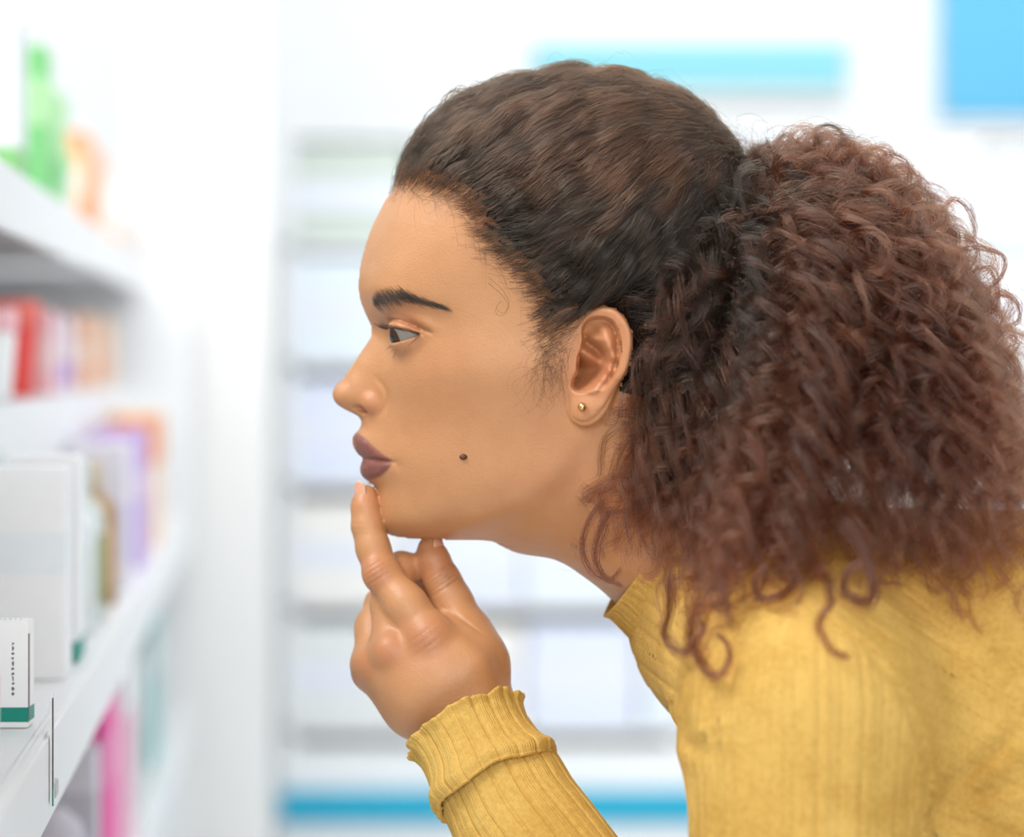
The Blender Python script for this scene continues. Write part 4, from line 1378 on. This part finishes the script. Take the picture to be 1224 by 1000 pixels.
bi = rng.choice(len(fc), NB, p=bprob)
b0_ = fc[bi]; _, bn = grad_of(head_only, b0_)
bd = (TIE + np.array([0, 0, -0.05]) - b0_); bd -= bn * (bd * bn).sum(1)[:, None]; bd /= np.linalg.norm(bd, axis=1)[:, None]
bs = np.cross(bn, bd)
cur = rng.normal(0, 1.3, NB)[:, None, None]; ln = rng.uniform(0.006, 0.022, NB)[:, None, None]
tt = np.linspace(0, 1, MB_)[None, :, None]
baby = b0_[:, None] + ln * (bd[:, None] * np.sin(tt * (1.1 + 0.3 * cur)) + bs[:, None] * cur * 0.4 * tt ** 2) + bn[:, None] * (0.0004 + 0.0018 * np.sin(tt * 2.2)) + smooth_noise(NB, MB_, 0.0012, 4) * tt
baby = baby[clear_of_ear(baby, -1)]
curves_object('hairline_wisps', baby, np.tile(DARK, (len(baby), MB_, 1)), 0.00005, 0.00002, parent=hair)
NW = 170
wp = np.stack([rng.uniform(640, 690, NW), rng.uniform(405, 455, NW)], 1)
wb = on_skin_many(wp); _, bn = grad_of(head_only, wb)
dirw = np.array([-0.2, 0, -1.0]) + rng.normal(0, 0.5, (NW, 3)); dirw -= bn * (dirw * bn).sum(1)[:, None]; dirw /= np.linalg.norm(dirw, axis=1)[:, None]
wsp = wb[:, None] + dirw[:, None] * tt * rng.uniform(0.008, 0.024, NW)[:, None, None] + np.cross(bn, dirw)[:, None] * np.sin(tt * 3.0) * rng.normal(0, 0.004, NW)[:, None, None] + bn[:, None] * 0.0012 + smooth_noise(NW, MB_, 0.0015, 4) * tt
wsp = wsp[clear_of_ear(wsp, -1)]
curves_object('sideburn_wisps', wsp, np.tile(DARK * 1.2, (len(wsp), MB_, 1)), 0.00004, 0.00002, parent=hair)

# eyebrows and eyelashes
BROW = spline(np.array([(446.5, 357), (453, 355), (464, 351), (477, 349), (490, 353), (508, 359), (528, 365)]), 60)
BW = np.interp(np.linspace(0, 1, 60), [0, .1, .35, .6, 1], [6.0, 9.5, 9.0, 6, 1.8])
for side in (-1, 1):
    nb_ = 720
    k = (rng.random(nb_) ** 1.1 * 59.9).astype(int)
    o_ = np.clip(rng.normal(0, 0.5, nb_), -1.15, 1.15) * BW[k]
    q = BROW[k] + np.stack([rng.normal(0, 1, nb_), o_], 1)
    rt = on_skin_many(q) if side < 0 else rt * np.array([1, -1, 1])
    _, bn = grad_of(head_only, rt)
    along = np.array([[1, 0, -0.30]]) * np.clip(0.8 + k / 60, 0.25, 1)[:, None] + np.array([[0.25, 0, 1.0]]) * (np.clip(0.55 - k / 40, 0.0, 1) + (o_ > 0) * 0.15)[:, None]
    along = along - bn * (along * bn).sum(1)[:, None]; along /= np.linalg.norm(along, axis=1)[:, None]
    ln = rng.uniform(0.0055, 0.0090, nb_)[:, None, None] * np.interp(k / 59, [0, .5, 1], [0.75, 1, .8])[:, None, None]
    bh = rt[:, None] + along[:, None] * tt * ln + bn[:, None] * (0.0003 + 0.0011 * np.sin(tt * 2.6)) + np.array([0, 0, -0.0012]) * tt ** 2 + smooth_noise(nb_, MB_, 0.0004, 3) * tt
    curves_object('eyebrow', bh, np.tile(DARK * 0.8, (nb_, MB_, 1)), 0.000068, 0.000025, label='dark eyebrow' if side < 0 else None)
for side in (-1, 1):
    nl = 170
    a_ = rng.random(nl); lower = np.arange(nl) > 140
    ang = np.interp(a_, [0, 1], [0.0, 1.0])
    # follow the lid edges over the ball of the eye
    fr_ = np.where(lower, 408.5, 390.0)
    pxs = np.where(lower, np.interp(a_, [0, 1], [473.5, 502]), np.interp(a_, [0, 1], [469, 504])); pys = np.where(lower, np.interp(a_, [0, 1], [409, 401]), np.interp(a_, [0, 1], [393.5, 399.3]))
    ws = np.interp(a_, [0, 1], [30, 45.5])
    deep = rng.random(nl) * 15 * (1 - a_)
    rt = np.array([PM(x_, y_, -w_ + d_) for x_, y_, w_, d_ in zip(pxs, pys, ws, deep)])
    rel = rt - EYE_C; rt = EYE_C + rel / np.linalg.norm(rel, axis=1)[:, None] * 0.0133
    out = rt - EYE_C; out /= np.linalg.norm(out, axis=1)[:, None]
    out = out + np.array([-0.6, -0.1, 0]); out /= np.linalg.norm(out, axis=1)[:, None]
    ln = np.where(lower, rng.uniform(.002, .0035, nl), rng.uniform(.0050, .0088, nl) * (1 - 0.45 * a_))[:, None, None]
    drop = np.where(lower, -0.5, -0.42)[:, None, None]; rise = np.where(lower, 0.1, 0.60)[:, None, None]
    la = rt[:, None] + out[:, None] * ln * tt + np.array([0, 0, 1.0]) * ln * (drop * tt + rise * tt ** 2)
    if side > 0:
        la = la * np.array([1, -1, 1])
    curves_object('eyelashes', la, np.tile(DARK * 0.3, (nl, MB_, 1)), 0.000065, 0.00002)



# ------------------------------------------------------------------ the shop
WHITE = simple_mat('white_paint', srgb(244, 246, 247), 0.5, 0.01, 3)
SHELFW = simple_mat('white_shelf_lacquer', srgb(240, 241, 242), 0.35, 0.01, 8)
FLOORM = simple_mat('pale_floor', srgb(222, 224, 226), 0.3, 0.03, 6)
_mc = {}


def cmat(rgb, rough=0.45):
    if rgb not in _mc:
        _mc[rgb] = simple_mat('print_%02x%02x%02x' % rgb, srgb(*rgb), rough, 0.03, 60)
    return _mc[rgb]


def box_mesh(name, sx, sy, sz, bev=0.0):
    """box standing on z = 0, centred in x and y"""
    bm = bmesh.new()
    bmesh.ops.create_cube(bm, size=1)
    for v in bm.verts:
        v.co = Vector((v.co.x * sx, v.co.y * sy, (v.co.z + 0.5) * sz))
    if bev:
        bmesh.ops.bevel(bm, geom=bm.edges[:], offset=bev, segments=2, affect='EDGES')
    me = bpy.data.meshes.new(name); bm.to_mesh(me); bm.free()
    return me


def part(name, me, mat, parent, loc=(0, 0, 0), rot=(0, 0, 0)):
    o = link(name, me, mat, parent); o.location = loc; o.rotation_euler = rot
    return o


def thing(name, label, cat, loc, rz=0.0, group=None):
    o = bpy.data.objects.new(name, None); COL.objects.link(o)
    o.empty_display_size = 0.05
    o.location = loc; o.rotation_euler = (0, 0, rz)
    o['label'] = label; o['category'] = cat
    if group:
        o['group'] = group
    return o


def structure(name, me, mat, loc, rot=(0, 0, 0)):
    o = link(name, me, mat); o.location = loc; o.rotation_euler = rot; o['kind'] = 'structure'
    return o


structure('floor', box_mesh('floor', 6.4, 7.0, 0.1), FLOORM, (0.4, 0.5, -0.1))
structure('wall_back', box_mesh('wall_back', 6.4, 0.1, 3.0), WHITE, (0.4, 3.16, 0))
structure('wall_left', box_mesh('wall_left', 0.1, 4.2, 3.0), WHITE, (-1.5, 1.0, 0))
structure('ceiling', box_mesh('ceiling', 6.4, 3.8, 0.1), WHITE, (0.4, 1.3, 3.0))
structure('trim_1', box_mesh('trim_1', 0.175, 0.12, 3.0), simple_mat('pillar_paint', srgb(238, 238, 236), 0.5, 0.01, 3), (-0.40, 2.33, 0))

# the long shelf along the aisle
SA = math.atan(0.074)
BACK = 0.062                                         # the two upper boards are shallower than the lower ones
xf = lambda y: -0.243 - 0.074 * y


def shelf_pt(y, inset, z):
    """point on a shelf: distance along the aisle, set back from its front edge"""
    return Vector((xf(y) - inset, y, CZ + z + 0.0004))


SL = 2.75
sh = thing('product_shelf', 'long white shop shelf running along the aisle at the picture edge', 'shelf', (xf(0.8) - 0.19, 0.8, 0), SA)
SHZ = [0.130, -0.030, -0.190, -0.420]
RAIL = [0.045, 0.052, 0.046, 0.040]
for i, (z, r) in enumerate(zip(SHZ, RAIL)):
    dp = 0.378 - (BACK if i < 2 else 0)
    b = part('shelf_board', box_mesh('shelf_board', dp, SL, 0.014, 0.002), SHELFW, sh, (-0.002 - (BACK / 2 if i < 2 else 0), 0, CZ + z - 0.014))
    part('price_rail', box_mesh('price_rail', 0.006, SL, r, 0.002), SHELFW, b, (dp / 2 + 0.003, 0, 0.0135 - r))
part('back_panel', box_mesh('back_panel', 0.012, SL, 1.75), SHELFW, sh, (-0.198, 0, 0.0))
part('end_panel', box_mesh('end_panel', 0.39, 0.016, 1.46), SHELFW, sh, (0, SL / 2 + 0.008, 0))
part('base_plinth', box_mesh('base_plinth', 0.36, SL, 0.12), SHELFW, sh, (0, 0, 0))


def place(y, inset, shelf, *size):
    """goods on the two upper boards stand further off and are larger"""
    if shelf > 1:
        return (y + (0.20 if y > 0 else 0), min(inset, 0.007) if shelf == 2 else inset) + size
    return (1.5 * (1.6 + y + (0.17 if shelf == 0 else 0.12)) - 1.6, 1.5 * inset + BACK) + tuple(1.5 * v for v in size)


def carton(label, y, inset, shelf, w, d, h, body, band, bandpos=0.3, bandh=0.3, group=None):
    """folding box: w along the aisle, d into the shelf"""
    z = SHZ[shelf]
    y, inset, w, d, h = place(y, inset, shelf, w, d, h)
    o = thing('carton', label, 'carton', shelf_pt(y, inset + d / 2, z), SA, group)
    part('box', box_mesh('box', d, w, h, 0.0008), cmat(body), o)
    part('printed_band', box_mesh('printed_band', d + 0.0006, w + 0.0006, h * bandh, 0.0002), cmat(band), o, (0, 0, h * bandpos))
    part('end_flap', box_mesh('end_flap', d * 0.96, w * 0.96, 0.0006), cmat(body), o, (0, 0, h))
    return o


def bottle(label, y, inset, shelf, r, h, body, cap, lab, pump=False):
    y, inset, r, h = place(y, inset, shelf, r, h)
    o = thing('bottle', label, 'bottle', shelf_pt(y, inset + r, SHZ[shelf]), SA)
    prof = [(r * 0.9, 0), (r, 0.003), (r, h * 0.62), (r * 0.92, h * 0.70), (r * 0.5, h * 0.78), (r * 0.42, h * 0.80)]
    part('body', lathe_mesh('body', prof, 28), cmat(body, 0.3), o)
    part('cap', lathe_mesh('cap', [(r * 0.5, h * 0.79), (r * 0.52, h * 0.80), (r * 0.5, h * 0.98), (r * 0.44, h)], 24), cmat(cap, 0.35), o)
    part('paper_label', lathe_mesh('paper_label', [(r * 1.004, h * 0.12), (r * 1.012, h * 0.125), (r * 1.012, h * 0.54), (r * 1.004, h * 0.545)], 28), cmat(lab), o)
    return o


def tub(label, y, inset, shelf, r, h, body, lid):
    y, inset, r, h = place(y, inset, shelf, r, h)
    o = thing('tub', label, 'tub', shelf_pt(y, inset + r, SHZ[shelf]), SA)
    part('body', lathe_mesh('body', [(r * 0.86, 0), (r * 0.9, 0.002), (r, h * 0.7), (r * 0.97, h * 0.74)], 28), cmat(body, 0.35), o)
    part('lid', lathe_mesh('lid', [(r * 1.03, h * 0.74), (r * 1.04, h * 0.76), (r * 1.04, h * 0.97), (r * 0.98, h)], 28), cmat(lid, 0.35), o)
    return o


GREEN, LEAF, ORANGE, PEACH, RED, PINK, HOT, LILAC, TEAL, BROWN, PALE, PAPER, GREY = (118, 194, 120), (168, 216, 160), (238, 160, 112), (242, 190, 158), (232, 70, 62), (246, 190, 196), (252, 96, 176), (206, 176, 232), (18, 150, 136), (176, 136, 84), (226, 234, 238), (246, 247, 248), (150, 150, 156)
# top shelf
carton('pale grey carton with green foot at the near end of the top shelf', -0.20, 0.012, 0, 0.055, 0.05, 0.085, (214, 218, 220), (120, 180, 110), 0.05, 0.2)
carton('tall green carton standing nearest on the top shelf', -0.055, 0.010, 0, 0.045, 0.045, 0.088, GREEN, LEAF, 0.5, 0.3)
carton('light green carton beside the tall green one on the top shelf', 0.06, 0.010, 0, 0.07, 0.045, 0.072, LEAF, GREEN, 0.2, 0.25)
bottle('small green bottle between light green and orange cartons on the top shelf', 0.185, 0.012, 0, 0.02, 0.066, LEAF, (90, 180, 120), PAPER)
carton('orange carton with peach band in the middle of the top shelf', 0.31, 0.010, 0, 0.08, 0.05, 0.066, ORANGE, PEACH, 0.35, 0.4)
carton('peach carton behind the orange one on the top shelf', 0.45, 0.010, 0, 0.12, 0.05, 0.064, PEACH, ORANGE, 0.6, 0.2)
carton('pale carton with peach foot further along the top shelf', 0.72, 0.012, 0, 0.14, 0.05, 0.060, PAPER, PEACH, 0.0, 0.3)
# second shelf
tub('white tub with pink lid at the near end of the second shelf', -0.19, 0.012, 1, 0.024, 0.046, PAPER, PINK)
tub('bright red tub on the second shelf', -0.075, 0.010, 1, 0.026, 0.052, RED, (240, 110, 96))
carton('pale pink carton right behind the red tub', 0.03, 0.010, 1, 0.06, 0.05, 0.048, PINK, (250, 214, 214), 0.3, 0.4)
carton('lilac and white carton in the middle of the second shelf', 0.16, 0.010, 1, 0.07, 0.05, 0.046, (240, 226, 236), LILAC, 0.1, 0.3)
carton('peach carton with white band on the second shelf', 0.34, 0.010, 1, 0.12, 0.05, 0.050, PEACH, (248, 220, 200), 0.4, 0.2)
carton('light apricot carton further along the second shelf', 0.58, 0.010, 1, 0.16, 0.05, 0.050, (240, 200, 170), PEACH, 0.2, 0.3)
# third shelf
carton('white carton with pale blue band behind the sharp teal-footed box', 0.03, 0.045, 2, 0.06, 0.044, 0.125, PAPER, (238, 244, 248), 0.5, 0.2)
carton('plain white carton with teal foot on the third shelf', 0.14, 0.020, 2, 0.07, 0.044, 0.128, PAPER, TEAL, 0.0, 0.10)
bottle('white bottle with grey cap on the third shelf', 0.30, 0.030, 2, 0.022, 0.115, (232, 238, 240), (190, 198, 196), (222, 228, 226))
bottle('greyish bottle with olive label on the third shelf', 0.40, 0.020, 2, 0.022, 0.118, (206, 214, 210), (214, 220, 220), (150, 160, 120))
bottle('brown bottle with pale cap on the third shelf', 0.555, 0.012, 2, 0.022, 0.112, BROWN, (206, 190, 166), (196, 160, 116))
carton('white carton with lavender band far along the third shelf', 0.74, 0.012, 2, 0.12, 0.044, 0.120, (236, 232, 242), (222, 216, 240), 0.2, 0.4)
carton('lilac carton beside the orange-topped one on the third shelf', 1.02, 0.012, 2, 0.15, 0.044, 0.125, LILAC, (228, 208, 240), 0.5, 0.2)
carton('carton with orange top at the far end of the third shelf', 1.36, 0.012, 2, 0.18, 0.044, 0.135, (248, 220, 196), (244, 160, 90), 0.62, 0.36)
# lowest shelf in view
bottle('grey bottle with violet label on the lowest shelf', 0.26, 0.012, 3, 0.03, 0.150, (196, 190, 200), GREY, (206, 170, 206))
carton('pale carton between grey bottle and hot pink carton on the lowest shelf', 0.39, 0.012, 3, 0.06, 0.05, 0.14, (222, 218, 226), (200, 196, 204), 0.5, 0.3)
carton('hot pink carton on the lowest shelf', 0.55, 0.010, 3, 0.13, 0.06, 0.160, HOT, (255, 140, 196), 0.6, 0.25)
carton('rose carton with white top on the lowest shelf', 0.80, 0.010, 3, 0.16, 0.06, 0.175, (250, 190, 214), PAPER, 0.7, 0.28)
carton('pale green grey carton beyond the rose one on the lowest shelf', 1.08, 0.012, 3, 0.16, 0.06, 0.14, (214, 222, 220), (190, 206, 204), 0.3, 0.3)
carton('teal grey carton at the far end of the lowest shelf', 1.42, 0.012, 3, 0.20, 0.06, 0.15, (160, 206, 204), (200, 222, 222), 0.6, 0.3)

# the carton in focus: white, teal foot, a column of tiny grey print
sb_ = thing('medicine_carton', 'white carton with teal foot and fine grey print, sharp in front', 'carton', (-0.2725, -0.022, CZ + SHZ[2] + 0.0004), 0.0)
part('box', box_mesh('box', 0.046, 0.020, 0.0545, 0.0006), cmat((248, 248, 248)), sb_)
part('teal_foot', box_mesh('teal_foot', 0.0464, 0.0204, 0.0075, 0.0002), cmat((0, 140, 122)), sb_, (0, 0, 0.003))
part('dark_edge', box_mesh('dark_edge', 0.0004, 0.0030, 0.044, 0.0001), cmat((110, 92, 86)), sb_, (0.0232, -0.0080, 0.0045))
part('top_flap', box_mesh('top_flap', 0.0452, 0.0192, 0.0005), cmat((250, 250, 250)), sb_, (0, 0, 0.0545))
pm_ = bmesh.new()
random.seed(3)
for i in range(11):                                  # a column of unreadable small print
    zc = 0.0435 - i * 0.0026
    for j in range(random.randint(2, 3)):
        bx = bmesh.ops.create_cube(pm_, size=1)['verts']
        w0, h0 = random.choice([(0.0011, 0.0003), (0.0003, 0.0016), (0.0008, 0.0004)])
        for v in bx:
            v.co = Vector((v.co.x * w0 + 0.0152 + random.uniform(-.0004, .0004), v.co.y * 0.0001 - 0.01005, v.co.z * h0 + zc + random.uniform(-.0006, .0006)))
me_ = bpy.data.meshes.new('fine_print'); pm_.to_mesh(me_); pm_.free()
part('fine_print', me_, cmat((120, 122, 128)), sb_)
pm_ = bmesh.new()
for i in range(9):
    bx = bmesh.ops.create_cube(pm_, size=1)['verts']
    for v in bx:
        v.co = Vector((v.co.x * 0.0009 - 0.004 + i * 0.0027, v.co.y * (0.003 if i % 3 else 0.0045) + 0.001, v.co.z * 0.0001 + 0.05505))
me_ = bpy.data.meshes.new('top_print'); pm_.to_mesh(me_); pm_.free()
part('top_print', me_, cmat((170, 160, 164)), sb_)
# blurred cartons in front of it, at the very edge of the picture
carton('white carton with rosy print at the picture edge, nearest of all', -0.235, 0.012, 2, 0.05, 0.05, 0.060, (240, 242, 242), (240, 206, 204), 0.55, 0.2)
# price card held in the rail, seen edge on
pc = thing('price_card', 'thin price card with black back and teal corner clipped to the shelf rail', 'card', (xf(-0.045) + 0.0045, -0.045, CZ + SHZ[2] - 0.036), SA)
part('card', box_mesh('card', 0.0012, 0.014, 0.056, 0.0002), cmat((236, 240, 240)), pc)
part('card_back', box_mesh('card_back', 0.0006, 0.0016, 0.046), cmat((28, 30, 30)), pc, (0.0009, -0.0062, 0.008))
part('teal_corner', box_mesh('teal_corner', 0.0007, 0.0016, 0.009), cmat((0, 122, 104)), pc, (0.0009, -0.0062, -0.001))
part('card_clip', box_mesh('card_clip', 0.004, 0.020, 0.008, 0.0005), cmat((190, 192, 190)), pc, (-0.001, 0.022, 0.0))

# the pale display shelves against the far wall, with a cyan band along the foot
du = thing('wall_display', 'wide white wall display with pale goods and cyan strip along its foot', 'shelf', (0.80, 2.80, 0), 0)
s_far = (CAMD + 2.74) / FPX
zf = lambda py: CZ + (HZ - py) * s_far
DW = 2.26
part('back_board', box_mesh('back_board', DW, 0.02, zf(165)), WHITE, du, (0, 0.07, 0))
for xx in np.linspace(-DW / 2 + .01, DW / 2 - .01, 5):
    part('upright', box_mesh('upright', 0.02, 0.10, zf(165)), SHELFW, du, (float(xx), 0.01, 0))
for py in (165, 300, 440, 585, 730, 880):
    part('shelf_board', box_mesh('shelf_board', DW, 0.10, 0.012, 0.002), SHELFW, du, (0, 0.01, zf(py)))
part('lower_front', box_mesh('lower_front', DW, 0.12, zf(895)), WHITE, du, (0, 0.0, 0))
part('cyan_strip', box_mesh('cyan_strip', DW, 0.012, 0.044), cmat((0, 172, 208)), du, (0, -0.067, zf(981)))
PALES = [('white', (244, 246, 249)), ('pale blue', (226, 233, 250)), ('light grey', (232, 236, 236)), ('ice blue', (230, 240, 249)), ('cream', (246, 244, 240))]
k = 0
for row, py in enumerate((300, 440, 585, 730, 880)):
    for c_ in range(7):
        nm, col = PALES[(row * 3 + c_ * 2) % 5]
        if row == 0 and c_ == 0:
            nm, col = 'greyish green', (206, 216, 208)
        w_k = 0.158 + 0.002 * ((row + c_) % 3)
        rw = ('top', 'second', 'third', 'fourth', 'lowest')[row]; cw = ('first', 'second', 'third', 'fourth', 'fifth', 'sixth', 'seventh')[c_]
        o = thing('display_box', '%s packet on the %s shelf of the wall display, %s from the pillar' % (nm, rw, cw), 'packet', (-0.230 + 0.165 * c_, 2.802, zf(py) + 0.0125), 0, 'packets in the wall display')
        hh_ = 0.141 + 0.003 * ((row * 2 + c_) % 3)
        part('box', box_mesh('box', w_k, 0.07, hh_, 0.002), cmat(col), o)
        part('printed_band', box_mesh('printed_band', w_k + .001, 0.071, hh_ * 0.25), cmat((232, 236, 248)), o, (0, 0, hh_ * 0.35))
# coloured boards on the wall above
def sign(label, px0, px1, py0, py1, col, y=3.06):
    s_ = (CAMD + y) / FPX
    x0, x1, z1, z0 = (px0 - 612) * s_, (px1 - 612) * s_, CZ + (HZ - py0) * s_, CZ + (HZ - py1) * s_
    o = thing('wall_board', label, 'sign', ((x0 + x1) / 2, y + 0.03, z0), 0)
    part('panel', box_mesh('panel', x1 - x0, 0.03, z1 - z0, 0.003), cmat(col), o)
    part('frame', box_mesh('frame', x1 - x0 + 0.02, 0.02, 0.012), SHELFW, o, (0, 0, -0.0125))
    part('frame', box_mesh('frame', x1 - x0 + 0.02, 0.02, 0.012), SHELFW, o, (0, 0, z1 - z0))


sign('wide turquoise board on the back wall above the head', 640, 1012, 50, 105, (138, 210, 221))
sign('tall sky blue board in the upper corner of the back wall', 1128, 1330, -60, 140, (96, 184, 222))
